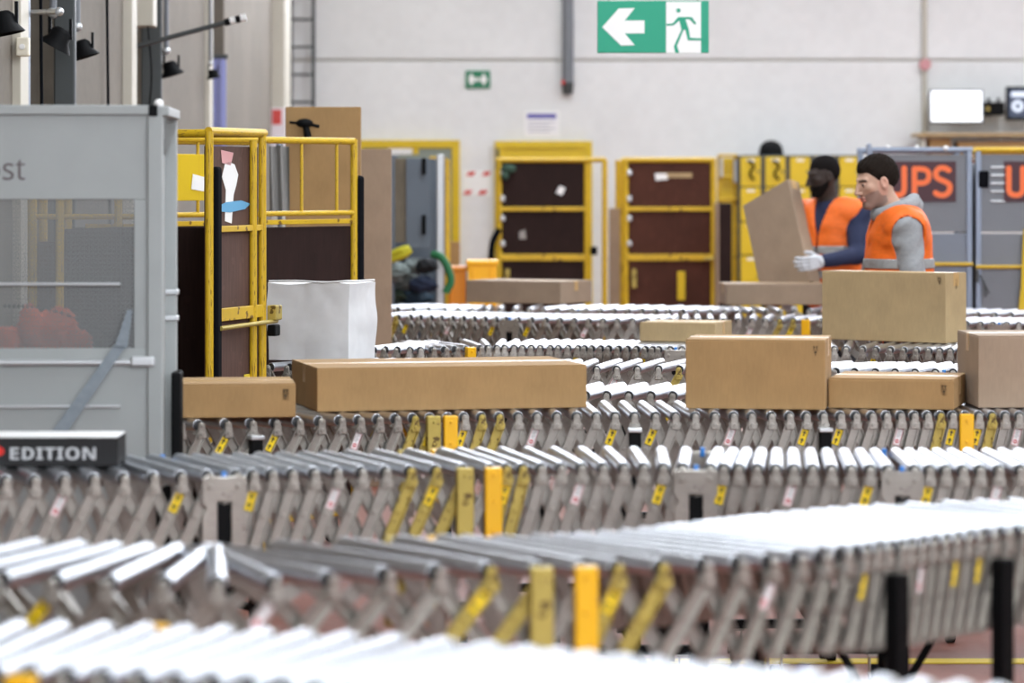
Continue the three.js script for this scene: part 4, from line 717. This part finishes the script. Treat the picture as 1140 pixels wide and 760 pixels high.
  part(t, 'hose', pipe([inT(482, 283, 22.5), inT(492, 287, 22.45), inT(500, 302, 22.45), inT(502, 314, 22.45), inT(496, 326, 22.45)], 0.028, 30, 8), std(0x1f6b3f, 0.6)).userData.label = 'green hose';
  // narrow yellow cage edge
  const nd = 24.5, y = thing('roll_cage', 'narrow yellow cage with dark board squeezed beside the grey sheet cage', 'cage', [X(487, nd), 0, -nd - 0.3]), nh = Y(177, nd), nw = X(493, nd) - X(474, nd); cageBase(y, nw + 0.06, 0.6, M.yellow);
  for (const sx of [-1, 1]) for (const sz of [-0.28, 0.28]) part(y, 'post', tube([sx * nw / 2, 0.15, sz], [sx * nw / 2, nh, sz], 0.02), M.yellow); part(y, 'top_rail', rb(nw, 0.04, 0.04, 0, nh, 0.28, 0.01, 1), M.yellow); part(y, 'cross_bar', rb(nw, 0.035, 0.04, 0, Y(231, nd), 0.28, 0.01, 1), M.yellow); part(y, 'front_board', rb(nw - 0.03, nh - 0.25, 0.012, 0, (nh + 0.2) / 2, 0.26, 0.003, 1), M.boardDark);
  // cardboard behind
  slab('low brown cardboard leaning in the yellow door frame', 494, 512, 269, 25.6, 0.08, M.card);
  // orange and yellow crates
  const cd = 23.2, crate = (label, x0, x1, y0, y1, mat, z) => { const w2 = X(x1, cd) - X(x0, cd), h2 = Y(y0, cd) - Y(y1, cd), c = thing('plastic_crate', label, 'crate', [(X(x0, cd) + X(x1, cd)) / 2, Y(y1, cd), -cd + z]); part(c, 'body', [rb(w2, h2 - 0.03, 0.36, 0, (h2 - 0.03) / 2, 0, 0.01, 2)], mat); part(c, 'rim', rb(w2 + 0.02, 0.035, 0.38, 0, h2 - 0.018, 0, 0.008, 2), mat); for (const s2 of [-1, 1]) part(c, 'rib', rb(0.012, h2 - 0.05, 0.01, s2 * w2 * 0.3, h2 / 2 - 0.02, 0.183, 0.003, 1), mat); return c; };
  const st = thing('pallet_stack', 'low wooden pallet stack carrying the orange and yellow crates', 'pallet', [X(530, cd), 0, -cd]); for (let k = 0; k < 5; k++) part(st, 'pallet_deck', rb(0.38, 0.14, 0.5, 0, 0.07 + k * 0.152, 0, 0.006, 1), M.cardGrey);
  const py = Y(0, cd); const yBase = 200 + FOCAL * (EYE - 0.752) / cd;
  crate('orange plastic crate below the green hose', 499, 519, 296, yBase, std(0xd98310, 0.5), 0.02); crate('bright yellow plastic crate beside the dark brown cage', 521, 553, 289, yBase, std(0xffb90a, 0.45), 0.06);
}
// dock lights and boom on the dock wall
{
  const lamp = (label, x, y, d, k, tiltz) => {
    const t = thing('dock_light', label, 'lamp', [X(x, d), Y(y, d), -d], 0, 'dock lights'); const g = new THREE.LatheGeometry([[0.0005, 0.05], [0.03, 0.048], [0.05, 0.03], [0.055, -0.01], [0.085, -0.05], [0.08, -0.052], [0.05, -0.02], [0.0005, -0.02]].map(([r, q]) => new THREE.Vector2(r * k, q * k)), 18).rotateZ(tiltz);
    part(t, 'lamp_head', g, M.black); part(t, 'yoke', bx(0.014 * k, 0.1 * k, 0.02 * k, 0.055 * k, 0.04 * k, 0), M.black); part(t, 'yoke', bx(0.016 * k, 0.12 * k, 0.02 * k, -0.045 * k, 0.06 * k, 0), M.black);
    part(t, 'arm', tube([-0.03 * k, 0.1 * k, 0], [-0.03 * k, 6.1 - Y(y, d), 0], 0.018 * k, 8), M.greyMid); part(t, 'knuckle', sphere(0.028 * k, -0.03 * k, 0.12 * k, 0), M.alu); return t;
  };
  lamp('black dock lamp cut off by the picture edge', 4, 25, 12.4, 0.9, 0.2); lamp('black dock lamp with wide cone beside the dark steel post', 66, 42, 14.7, 0.95, -0.5); lamp('black dock lamp hanging between two grey pipes', 92, 54, 15.3, 0.85, 0.3); lamp('black dock lamp hanging below the long striped boom', 190, 76, 18.9, 0.85, 0.3); lamp('small black dock lamp beside the violet curtain', 237, 82, 21.9, 0.6, 0.2);
  const d = 18.2, a = at(135, 56, d), b = at(274, 19, d), t = thing('boom_arm', 'long thin dark boom with black and white striped tip', 'pole', [a.x, a.y, a.z]), v = b.clone().sub(a), u = (k) => v.clone().multiplyScalar(k);
  part(t, 'rod', tube(V(0, 0, 0), u(0.83), 0.014, 8), M.steelDark); for (let k = 0; k < 4; k++) part(t, 'tip_band', tube(u(0.83 + k * 0.042), u(0.872 + k * 0.042), 0.02, 8), k % 2 ? M.white : M.black); part(t, 'pivot', [sphere(0.03, 0, 0, 0), tube(V(0, 0, 0), V(-0.02, HALL.top - a.y, 0), 0.014, 8)], M.steelDark);
  const jb = thing('junction_box', 'cream junction box on the dock gate corner', 'box', [X(25, 13.55), Y(52, 13.55), -13.57]); part(jb, 'case', rb(0.055, 0.08, 0.05, 0, 0, 0, 0.008, 2), std(0xe8e2cf, 0.5)); part(jb, 'button', new THREE.CylinderGeometry(0.012, 0.012, 0.01, 12).rotateX(Math.PI / 2).translate(0, 0, 0.028), M.white);
  const cb = thing('gate_drive', 'cream gate motor box high in the dock recess', 'box', [X(160, 18.3), Y(26, 18.3), -18.3]); part(cb, 'case', rb(0.13, 0.32, 0.2, 0, 0.14, 0, 0.01, 2), M.jamb); part(cb, 'cable', pipe([[0.03, -0.02, 0.05], [0.05, -0.3, 0.05], [0.02, -0.7, 0.05], [0.04, -1.4, 0.05]], 0.006, 20, 6), M.black);
  const vc = thing('strip_curtain', 'violet plastic strip curtain in the dock recess', 'curtain', [X(243, 23.1), 0, -23.1]); for (let k = 0; k < 3; k++) part(vc, 'strip', rb(0.036, Y(64, 23.1), 0.006, -0.036 + k * 0.037, Y(64, 23.1) / 2, (k % 2) * 0.01, 0.002, 1), std(k === 1 ? 0x7d80b0 : 0x9fa5dc, 0.4)); part(vc, 'rail', rb(0.14, 0.03, 0.03, 0, Y(63, 23.1), 0, 0.004, 1), M.steelDark);
  for (const [x, d2, l] of [[45, 14.3, 'thin dark cable hanging in the first dock recess'], [119, 16.6, 'thin dark cable hanging down the pier face']]) { const t2 = part(scene, numbered('hanging_cable'), pipe([[X(x - 4, d2), 6.1, -d2], [X(x, d2), 2.6, -d2], [X(x + 4, d2), 1.2, -d2]], 0.008, 16, 6), M.blackSoft); tag(t2, l, 'cable'); }
  const hb = thing('crossbeam', 'grey steel bracket reaching out of the first dock recess', 'bracket', [X(24, 14), Y(14, 14), -14]); part(hb, 'arm', tube([0, 0, 0], [X(66, 14) - X(24, 14), 0.004, 0], 0.012, 8), M.galv); part(hb, 'end_knob', sphere(0.02, X(66, 14) - X(24, 14), 0.004, 0), M.alu); part(hb, 'wall_plate', rb(0.02, 0.12, 0.08, -0.02, 0, 0, 0.004, 1), M.galv);
}
// ---------------------------------------------------------------- people
// surface nets over a distance field; returns an indexed geometry
function netMesh(f, lo, hi, cell, color) {
  const nx = Math.ceil((hi[0] - lo[0]) / cell) + 1, ny = Math.ceil((hi[1] - lo[1]) / cell) + 1, nz = Math.ceil((hi[2] - lo[2]) / cell) + 1;
  const val = new Float32Array(nx * ny * nz), id = new Int32Array(nx * ny * nz).fill(-1), pos = [], idx = [], at3 = (i, j, k) => (k * ny + j) * nx + i;
  for (let k = 0; k < nz; k++) for (let j = 0; j < ny; j++) for (let i = 0; i < nx; i++) val[at3(i, j, k)] = f(lo[0] + i * cell, lo[1] + j * cell, lo[2] + k * cell);
  const cs = [[0, 0, 0], [1, 0, 0], [0, 1, 0], [1, 1, 0], [0, 0, 1], [1, 0, 1], [0, 1, 1], [1, 1, 1]], es = [[0, 1], [2, 3], [4, 5], [6, 7], [0, 2], [1, 3], [4, 6], [5, 7], [0, 4], [1, 5], [2, 6], [3, 7]];
  for (let k = 0; k < nz - 1; k++) for (let j = 0; j < ny - 1; j++) for (let i = 0; i < nx - 1; i++) {
    const v = cs.map(([a, b, c]) => val[at3(i + a, j + b, k + c)]); let neg = 0; for (const q of v) if (q < 0) neg++;
    if (!neg || neg === 8) continue;
    let x = 0, y = 0, z = 0, n = 0;
    for (const [a, b] of es) if ((v[a] < 0) !== (v[b] < 0)) { const t = v[a] / (v[a] - v[b]); x += cs[a][0] + (cs[b][0] - cs[a][0]) * t; y += cs[a][1] + (cs[b][1] - cs[a][1]) * t; z += cs[a][2] + (cs[b][2] - cs[a][2]) * t; n++; }
    id[at3(i, j, k)] = pos.length / 3; pos.push(lo[0] + (i + x / n) * cell, lo[1] + (j + y / n) * cell, lo[2] + (k + z / n) * cell);
  }
  const quad = (a, b, c, d, s) => { if (a < 0 || b < 0 || c < 0 || d < 0) return; if (s) idx.push(a, b, c, a, c, d); else idx.push(a, c, b, a, d, c); };
  for (let k = 1; k < nz - 1; k++) for (let j = 1; j < ny - 1; j++) for (let i = 1; i < nx - 1; i++) {
    const a = val[at3(i, j, k)] < 0;
    if (a !== (val[at3(i + 1, j, k)] < 0)) quad(id[at3(i, j - 1, k - 1)], id[at3(i, j, k - 1)], id[at3(i, j, k)], id[at3(i, j - 1, k)], a);
    if (a !== (val[at3(i, j + 1, k)] < 0)) quad(id[at3(i - 1, j, k - 1)], id[at3(i - 1, j, k)], id[at3(i, j, k)], id[at3(i, j, k - 1)], a);
    if (a !== (val[at3(i, j, k + 1)] < 0)) quad(id[at3(i - 1, j - 1, k)], id[at3(i, j - 1, k)], id[at3(i, j, k)], id[at3(i - 1, j, k)], a);
  }
  const g = new THREE.BufferGeometry(), P = new Float32Array(pos), Nn = new Float32Array(pos.length), uv = new Float32Array(pos.length / 3 * 2), e = cell * 0.6, col = color ? new Float32Array(pos.length) : null;
  for (let q = 0; q < P.length; q += 3) {
    const x = P[q], y = P[q + 1], z = P[q + 2]; const n = V(f(x + e, y, z) - f(x - e, y, z), f(x, y + e, z) - f(x, y - e, z), f(x, y, z + e) - f(x, y, z - e)).normalize();
    Nn[q] = n.x; Nn[q + 1] = n.y; Nn[q + 2] = n.z; uv[q / 3 * 2] = x + z; uv[q / 3 * 2 + 1] = y; if (col) { const c = color(x, y, z); col[q] = c[0]; col[q + 1] = c[1]; col[q + 2] = c[2]; }
  }
  g.setAttribute('position', new THREE.BufferAttribute(P, 3)); g.setAttribute('normal', new THREE.BufferAttribute(Nn, 3)); g.setAttribute('uv', new THREE.BufferAttribute(uv, 2)); if (col) g.setAttribute('color', new THREE.BufferAttribute(col, 3)); g.setIndex(idx); return g;
}
const smin = (a, b, k) => { const h = Math.max(k - Math.abs(a - b), 0) / k; return Math.min(a, b) - h * h * k * 0.25; };
const smax = (a, b, k) => -smin(-a, -b, k);
function cone(x, y, z, a, b, r1, r2) { const bx_ = b[0] - a[0], by = b[1] - a[1], bz = b[2] - a[2], px = x - a[0], py = y - a[1], pz = z - a[2], t = clamp01((px * bx_ + py * by + pz * bz) / (bx_ * bx_ + by * by + bz * bz)); return Math.hypot(px - bx_ * t, py - by * t, pz - bz * t) - (r1 + (r2 - r1) * t); }
function ell(x, y, z, c, r) { const px = (x - c[0]) / r[0], py = (y - c[1]) / r[1], pz = (z - c[2]) / r[2], k0 = Math.hypot(px, py, pz), k1 = Math.hypot(px / r[0], py / r[1], pz / r[2]); return k1 < 1e-9 ? -Math.min(...r) : k0 * (k0 - 1) / k1; }
// five-fingered hand: wrist at the origin, fingers along +y, palm towards +z, thumb on the side sx
function handBones(m, sx, curl, k = 1) {
  const out = [], P3 = (x, y, z) => V(x * k, y * k, z * k).applyMatrix4(m).toArray();
  for (const x of [-0.03, -0.01, 0.01, 0.03]) out.push([P3(x * 0.75, 0.0, 0), P3(x, 0.085, 0), 0.016 * k, 0.0135 * k]);
  [[0.032, 0.042, 0.026, 0.022], [0.011, 0.047, 0.03, 0.024], [-0.011, 0.044, 0.028, 0.023], [-0.031, 0.034, 0.021, 0.02]].forEach(([x, a, b, c], i) => {
    let p = V(x * sx, 0.088, 0), an = curl * 0.6, r = 0.0095 - (i === 3 ? 0.001 : 0);
    for (const l of [a, b, c]) { const q = p.clone().add(V(x * sx * 0.06, Math.cos(an) * l, Math.sin(an) * l)); out.push([P3(p.x, p.y, p.z), P3(q.x, q.y, q.z), r * k, (r - 0.0009) * k]); p = q; an += curl; r -= 0.0009; }
  });
  let p = V(0.03 * sx, 0.022, 0.004), q = V(0.058 * sx, 0.052, 0.02), s = V(0.066 * sx, 0.082, 0.034); out.push([P3(0.012 * sx, 0.01, 0), P3(p.x, p.y, p.z), 0.016 * k, 0.014 * k], [P3(p.x, p.y, p.z), P3(q.x, q.y, q.z), 0.0135 * k, 0.0105 * k], [P3(q.x, q.y, q.z), P3(s.x, s.y, s.z), 0.0105 * k, 0.0085 * k]);
  return out;
}
function handField(bones, k = 0.006) { return (x, y, z) => { let d = 9; for (const [a, b, r, s] of bones) d = smin(d, cone(x, y, z, a, b, r, s), k); return d; }; }
function handBox(bones, pad = 0.03) { const lo = [9, 9, 9], hi = [-9, -9, -9]; for (const [a, b] of bones) for (const q of [a, b]) for (let i = 0; i < 3; i++) { lo[i] = Math.min(lo[i], q[i] - pad); hi[i] = Math.max(hi[i], q[i] + pad); } return [lo, hi]; }
function wristFrame(wrist, elbow, palm) { const y = V(...wrist).sub(V(...elbow)).normalize(), z = palm.clone().addScaledVector(y, -palm.dot(y)).normalize(), x = V().crossVectors(y, z); return new THREE.Matrix4().makeBasis(x, y, z).setPosition(V(...wrist)); }

function person(label, o) {
  const t = thing('person', label, 'person', [o.x, 0, o.z], o.turn);
  const J = o.joints, hm = new THREE.Matrix4().compose(V(...J.head), new THREE.Quaternion().setFromEuler(new THREE.Euler(o.nod, o.look, o.tilt ?? 0, 'YXZ')), V(1, 1, 1)), hi_ = hm.clone().invert(), he = hi_.elements;
  const toHead = (x, y, z) => [he[0] * x + he[4] * y + he[8] * z + he[12], he[1] * x + he[5] * y + he[9] * z + he[13], he[2] * x + he[6] * y + he[10] * z + he[14]];
  // head in its own axes: origin between the ears, +z out of the face
  const headLocal = (x, y, z) => {
    const ax = Math.abs(x);
    let d = ell(x, y, z, [0, 0.03, -0.018], [0.074, 0.092, 0.097]);
    d = smin(d, ell(x, y, z, [0, -0.028, 0.026], [0.06, 0.088, 0.066]), 0.035);
    d = smin(d, cone(ax, y, z, [0.05, -0.03, 0.0], [0.022, -0.098, 0.062], 0.022, 0.016), 0.03);
    d = smin(d, ell(x, y, z, [0, -0.1, 0.068], [0.026, 0.018, 0.02]), 0.02);
    d = smin(d, cone(ax, y, z, [0.0, 0.032, 0.086], [0.04, 0.03, 0.07], 0.009, 0.009), 0.014);
    d = smin(d, ell(ax, y, z, [0.045, -0.012, 0.058], [0.02, 0.018, 0.018]), 0.02);
    d = smax(d, -ell(ax, y, z, [0.031, 0.01, 0.102], [0.017, 0.012, 0.02]), 0.012);
    d = smin(d, ell(ax, y, z, [0.031, 0.008, 0.077], [0.013, 0.0105, 0.012]), 0.003);
    d = smin(d, cone(x, y, z, [0, 0.024, 0.088], [0, -0.026, 0.113], 0.0075, 0.0125), 0.01);
    d = smin(d, ell(ax, y, z, [0.012, -0.031, 0.1], [0.009, 0.008, 0.011]), 0.006);
    d = smin(d, ell(x, y, z, [0, -0.055, 0.09], [0.024, 0.0065, 0.011]), 0.006);
    d = smin(d, ell(x, y, z, [0, -0.068, 0.088], [0.021, 0.0075, 0.011]), 0.006);
    d = smax(d, -ell(x, y, z, [0, -0.0615, 0.104], [0.026, 0.0022, 0.012]), 0.003);
    let e = ell(ax, y, z, [0.079, -0.002, -0.008], [0.011, 0.034, 0.022]); e = smax(e, -ell(ax, y, z, [0.092, 0.002, -0.004], [0.009, 0.02, 0.012]), 0.004);
    return smin(d, e, 0.008);
  };
  const neck = (x, y, z) => cone(x, y, z, J.neckBase, J.neckTop, 0.06, 0.056);
  const headF = (x, y, z) => { const [a, b, c] = toHead(x, y, z); return smin(headLocal(a, b, c), neck(x, y, z), 0.025); };
  const torso = (x, y, z) => {
    let d = ell(x, y, z, J.chest, [0.18, 0.21, 0.122]); d = smin(d, ell(x, y, z, J.belly, [0.162, 0.19, 0.118]), 0.09); d = smin(d, ell(x, y, z, [0, 0.95, -0.01], [0.168, 0.13, 0.118]), 0.08);
    return smin(d, cone(x, y, z, J.shR, J.shL, 0.062, 0.062), 0.08);
  };
  const arms = (x, y, z, g = 0) => { let d = 9; for (const s of ['L', 'R']) { d = Math.min(d, smin(cone(x, y, z, J['sh' + s], J['el' + s], 0.056 + g, 0.042 + g), cone(x, y, z, J['el' + s], J['wr' + s], 0.042 + g, 0.028 + g * 0.8), 0.03)); } return d; };
  const legs = (x, y, z, g = 0) => { let d = 9; for (const s of [-1, 1]) { const hip = [s * 0.095, 0.92, -0.005], kn = [s * 0.1, 0.5, 0.015], an = [s * 0.1, 0.09, -0.02]; d = Math.min(d, smin(cone(x, y, z, hip, kn, 0.085 + g, 0.055 + g), cone(x, y, z, kn, an, 0.055 + g, 0.038 + g * 1.4), 0.03)); } return d; };
  const feet = (x, y, z) => Math.min(...[-1, 1].map((s) => smax(smin(cone(x, y, z, [s * 0.1, 0.05, -0.045], [s * 0.112, 0.04, 0.15], 0.042, 0.038), cone(x, y, z, [s * 0.1, 0.12, -0.02], [s * 0.1, 0.06, -0.02], 0.045, 0.045), 0.03), -y + 0.002, 0.006)));
  const bodyF = (x, y, z) => Math.min(smin(smin(torso(x, y, z), arms(x, y, z), 0.03), smin(legs(x, y, z), neck(x, y, z), 0.02), 0.04), feet(x, y, z) + 0.012);
  const skin = (c) => o.skinAt ? o.skinAt : () => c;
  const stub = (x, y, z) => { const [a, b, c] = toHead(x, y, z); return o.paintFace(a, b, c); };
  const geos = [netMesh(bodyF, [-0.5, -0.02, -0.45], [0.5, 1.6, 0.6], 0.014, () => o.skinColor)];
  geos.push(netMesh(headF, [J.head[0] - 0.16, J.head[1] - 0.22, J.head[2] - 0.17], [J.head[0] + 0.16, J.head[1] + 0.16, J.head[2] + 0.17], 0.004, stub));
  const hands = {};
  for (const s of ['L', 'R']) { const b = handBones(wristFrame(J['wr' + s], J['el' + s], o['palm' + s]), s === 'L' ? o.thumbL ?? -1 : o.thumbR ?? 1, o['curl' + s]); hands[s] = b; const [lo, hi] = handBox(b); geos.push(netMesh(handField(b), lo, hi, 0.0035, () => o.skinColor)); }
  part(t, 'body', geos, new THREE.MeshStandardMaterial({ vertexColors: true, roughness: 0.72 }));
  // hair
  const hairF = (x, y, z) => { const [a, b, c] = toHead(x, y, z), n = (vnoise(a * 160 + 50, b * 160 + c * 120 + 50, 997, 3) - 0.5) * o.hairRough; const th = clamp01((b - o.hairLine(a, c)) / 0.05), e = o.hair * (0.25 + 0.75 * th) + (o.quiff ?? 0) * clamp01((c - 0.02) / 0.06) * clamp01((b - 0.06) / 0.03); let d = ell(a, b, c, [0, 0.034, -0.02], [0.0755 + e * 0.6, 0.094 + e, 0.099 + e * 0.9]) + n * (0.3 + 0.7 * th); d = smax(d, -(b - o.hairLine(a, c)), 0.006); return Math.max(d, -(headLocal(a, b, c) + 0.006)); };
  part(t, 'hair', netMesh(hairF, [J.head[0] - 0.16, J.head[1] - 0.14, J.head[2] - 0.17], [J.head[0] + 0.16, J.head[1] + 0.18, J.head[2] + 0.17], 0.004), o.hairMat);
  if (o.beard) part(t, 'beard', netMesh((x, y, z) => { const [a, b, c] = toHead(x, y, z), n = (vnoise(a * 200 + 50, b * 200 + c * 150 + 50, 997, 5) - 0.5) * 0.003; let d = headLocal(a, b, c) - o.beard + n; d = smax(d, b + 0.045 - 0.5 * Math.max(0, 0.05 - c) , 0.006); d = smax(d, -(c + 0.0), 0.01); return Math.max(smax(d, -ell(a, b, c, [0, -0.061, 0.1], [0.021, 0.011, 0.03]), 0.004), -headLocal(a, b, c) - 0.006); }, [J.head[0] - 0.14, J.head[1] - 0.17, J.head[2] - 0.14], [J.head[0] + 0.14, J.head[1] + 0.03, J.head[2] + 0.16], 0.004), o.hairMat);
  // clothes
  const fold = (x, y, z, k) => k * (Math.sin(y * 55 + x * 20 + z * 26 + 1.5 * Math.sin(x * 30 + z * 12)) * 0.5 + (vnoise(x * 22 + 60, y * 26 + z * 22 + 60, 997, 9) - 0.5) * 1.6);
  part(t, 'trousers', netMesh((x, y, z) => smax(smin(legs(x, y, z, 0.016), ell(x, y, z, [0, 0.95, -0.01], [0.182, 0.14, 0.132]), 0.03) + fold(x, y, z, 0.003), -(y - 0.07), 0.01), [-0.3, 0.04, -0.25], [0.3, 1.15, 0.25], 0.014), o.trousers);
  part(t, 'shoes', netMesh(feet, [-0.2, -0.02, -0.14], [0.2, 0.2, 0.24], 0.009), M.blackSoft);
  const wristCut = (x, y, z) => { let d = 9; for (const s of ['L', 'R']) { const w = V(...J['wr' + s]), e = V(...J['el' + s]), u = w.clone().sub(e).normalize(); if (Math.hypot(x - w.x, y - w.y, z - w.z) < 0.13) d = Math.min(d, -((x - w.x) * u.x + (y - w.y) * u.y + (z - w.z) * u.z + 0.004)); } return d; };
  const topF = (x, y, z) => { let d = smin(torso(x, y, z) - 0.016, arms(x, y, z, 0.013), 0.04); if (o.collar) d = smin(d, o.collar(x, y, z), 0.02); d += fold(x, y, z, o.topFold); const w = wristCut(x, y, z); if (w < 8) d = smax(d, -w, 0.006); return smax(d, -(y - 0.88), 0.01); };
  part(t, o.topName, netMesh(topF, [-0.5, 0.85, -0.45], [0.5, 1.64, 0.6], 0.01), o.topMat);
  const vestBase = (x, y, z) => torso(x, y, z * 0.92 + 0.003) - 0.027 + fold(x, y, z, 0.0035);
  const hole = (x, y, z) => Math.min(...['L', 'R'].map((s) => { const h = J['sh' + s], sg = Math.sign(h[0]); return ell(x, y, z, [h[0] + sg * 0.05, h[1] - 0.06, h[2]], [0.058, 0.115, 0.085]); }));
  const vneck = (x, y, z) => smax(Math.abs(x) - Math.max(0.008, (y - (o.vStart ?? 1.3)) * (o.vWide ?? 0.26) + 0.006), -(z - 0.0), 0.004);
  const neckHole = (x, y, z) => ell(x, y, z, [0, J.neckBase[1] + 0.04, J.neckBase[2]], [0.085, 0.085, 0.085]);
  const vestF = (x, y, z) => { let d = smax(vestBase(x, y, z), -hole(x, y, z), 0.008); d = smax(d, -vneck(x, y, z), 0.006); d = smax(d, -neckHole(x, y, z), 0.008); return smax(smax(d, -(y - 0.84), 0.006), y - 1.56, 0.006); };
  part(t, 'safety_vest', netMesh(vestF, [-0.34, 0.8, -0.3], [0.34, 1.6, 0.32], 0.0085), o.vestMat);
  for (const by of o.bands) part(t, 'reflective_band', netMesh((x, y, z) => Math.max(smax(smax(vestBase(x, y, z) - 0.004, -hole(x, y, z), 0.008), -vneck(x, y, z), 0.006), Math.abs(y - by) - 0.026), [-0.34, by - 0.05, -0.3], [0.34, by + 0.05, 0.32], 0.0085), o.bandMat);
  if (o.gloves) for (const s of ['L', 'R']) { const b = hands[s].map(([p, q, r1, r2]) => [p, q, r1 + 0.0025, r2 + 0.0025]), [lo, hi] = handBox(b, 0.035), w = J['wr' + s], e = J['el' + s], u = V(...w).sub(V(...e)).normalize(), cu = V(...w).addScaledVector(u, -0.05).toArray(); b.push([cu, w, 0.037, 0.031]); const f = handField(b, 0.006), [l2, h2] = handBox(b, 0.045); part(t, 'glove', netMesh(f, l2, h2, 0.004), o.gloves); }
  return t;
}
const vestOrange = std(0xff7418, 0.65, 0, { map: T.cloth }), band = std(0xb9bcbc, 0.4, 0.3, { map: T.cloth });
{
  const light = [0.5, 0.31, 0.225], d = 15.95;
  person('bearded worker in orange vest over grey hoodie, looking down at a carton', {
    x: X(1001, d), z: -d, turn: -86 * deg, nod: 0.24, look: 0.3, thumbL: -1, thumbR: 1,
    joints: { head: [0, 1.634, 0.118], neckBase: [0, 1.46, 0.01], neckTop: [0, 1.58, 0.085], chest: [0, 1.31, 0.005], belly: [0, 1.1, 0.005], shL: [0.18, 1.42, 0.0], shR: [-0.185, 1.425, -0.01], elL: [0.235, 1.14, -0.035], elR: [-0.24, 1.14, 0.03], wrL: [0.2, 1.03, 0.14], wrR: [-0.19, 1.04, 0.22] },
    palmL: V(-1, -0.2, 0), palmR: V(1, -0.2, 0), curlL: 0.35, curlR: 0.35, skinColor: light,
    paintFace: (a, b, c) => { let k = light; const beard = b < -0.02 && c > -0.01 && !(Math.abs(a) < 0.025 && b > -0.052 && b < -0.035); if (beard && b < -0.03 - Math.max(0, c - 0.06) * 0.5) k = k.map((v, i) => v * [0.6, 0.62, 0.68][i]); if (Math.abs(a) < 0.022 && b > -0.075 && b < -0.05 && c > 0.08) k = [0.5, 0.2, 0.16]; if (Math.abs(b - 0.031 + Math.abs(Math.abs(a) - 0.03) * 0.15) < 0.005 && Math.abs(a) > 0.01 && Math.abs(a) < 0.05 && c > 0.05) k = [0.05, 0.035, 0.025]; if (Math.hypot(Math.abs(a) - 0.031, (b - 0.009) * 1.6) < 0.01 && c > 0.07) k = [0.06, 0.045, 0.04]; if (Math.abs(a) > 0.07) k = [0.55, 0.31, 0.23]; return k; },
    hair: 0.014, quiff: 0.009, hairRough: 0.009, hairLine: (a, c) => c > 0.055 ? 0.066 : c > 0.02 ? 0.066 - (0.055 - c) * 1.3 : c > -0.012 ? 0.02 - (0.02 - c) * 1.6 : 0.0 - (-0.012 - c) * 0.75, hairMat: dull(0x1d1611, 0.9, 0.3),
    trousers: std(0x2a2e38, 0.8, 0, { map: T.cloth }), topName: 'hoodie', topMat: std(0xa3a6a9, 0.85, 0, { map: T.cloth }), topFold: 0.006,
    collar: (x, y, z) => { const a = Math.atan2(x, z - 0.025), r = Math.hypot(x, z - 0.025), back = 0.5 - 0.5 * Math.cos(a); const R = 0.09 + 0.006 * back, hy = 1.475 + 0.05 * back; return Math.hypot(r - R, (y - hy) * 0.75) - (0.024 + 0.02 * back); },
    vestMat: vestOrange, bandMat: band, bands: [1.24] });
}
{
  const dark = [0.034, 0.02, 0.015], d = 20.0;
  person('worker with dark beard, orange vest over navy sleeves and white gloves', {
    x: X(925, d), z: -d, turn: -38 * deg, nod: 0.2, look: -0.55, thumbL: -1, thumbR: 1,
    joints: { head: [-0.02, 1.67, 0.06], neckBase: [0, 1.47, 0.0], neckTop: [-0.01, 1.6, 0.04], chest: [0, 1.31, 0.005], belly: [0, 1.1, 0.0], shL: [0.19, 1.44, -0.01], shR: [-0.19, 1.44, -0.01], elL: [0.265, 1.19, 0.12], elR: [-0.3, 1.19, -0.1], wrL: [0.195, 1.155, 0.43], wrR: [-0.31, 0.98, -0.02] },
    palmL: V(-0.86, 0, 0.05), palmR: V(0.6, -0.2, 0.3), curlL: 0.6, curlR: 0.4, skinColor: dark,
    paintFace: (a, b, c) => (Math.hypot(Math.abs(a) - 0.031, (b - 0.009) * 1.6) < 0.009 && c > 0.07) ? [0.01, 0.008, 0.008] : dark,
    hair: 0.004, hairRough: 0.004, hairLine: (a, c) => c > 0.05 ? 0.06 : c > 0 ? 0.045 : 0.015 - (0 - c) * 0.8, hairMat: dull(0x120e0d, 0.9, 0.3), beard: 0.003,
    trousers: std(0x23262d, 0.8, 0, { map: T.cloth }), topName: 'sweater', topMat: std(0x20294a, 0.85, 0, { map: T.cloth }), topFold: 0.003,
    vestMat: vestOrange, bandMat: band, bands: [1.22, 1.07], gloves: std(0xd9dade, 0.8, 0, { map: T.cloth }) });
  // the carton he holds
  const w = 0.4, h = 0.7, dp = 0.1, t = thing('carton', 'tall carton held upright by the worker with white gloves', 'carton');
  cartonParts(t, w, h, dp, M.cardGrey);
  const u = V(0.26, 0.167, 0.25).normalize(), v0 = V(-0.11, 0.62, -0.3), v = v0.addScaledVector(u, -v0.dot(u)).normalize(), n = V().crossVectors(u, v);
  t.quaternion.setFromRotationMatrix(new THREE.Matrix4().makeBasis(u, v, n));
  t.position.copy(at(877, 199, 20.0)).sub(V(w / 2, h, dp / 2).applyQuaternion(t.quaternion));
}
scene.traverse((o) => { if (o.isMesh) { o.castShadow = true; o.receiveShadow = true; } });
renderer.render(scene, camera);
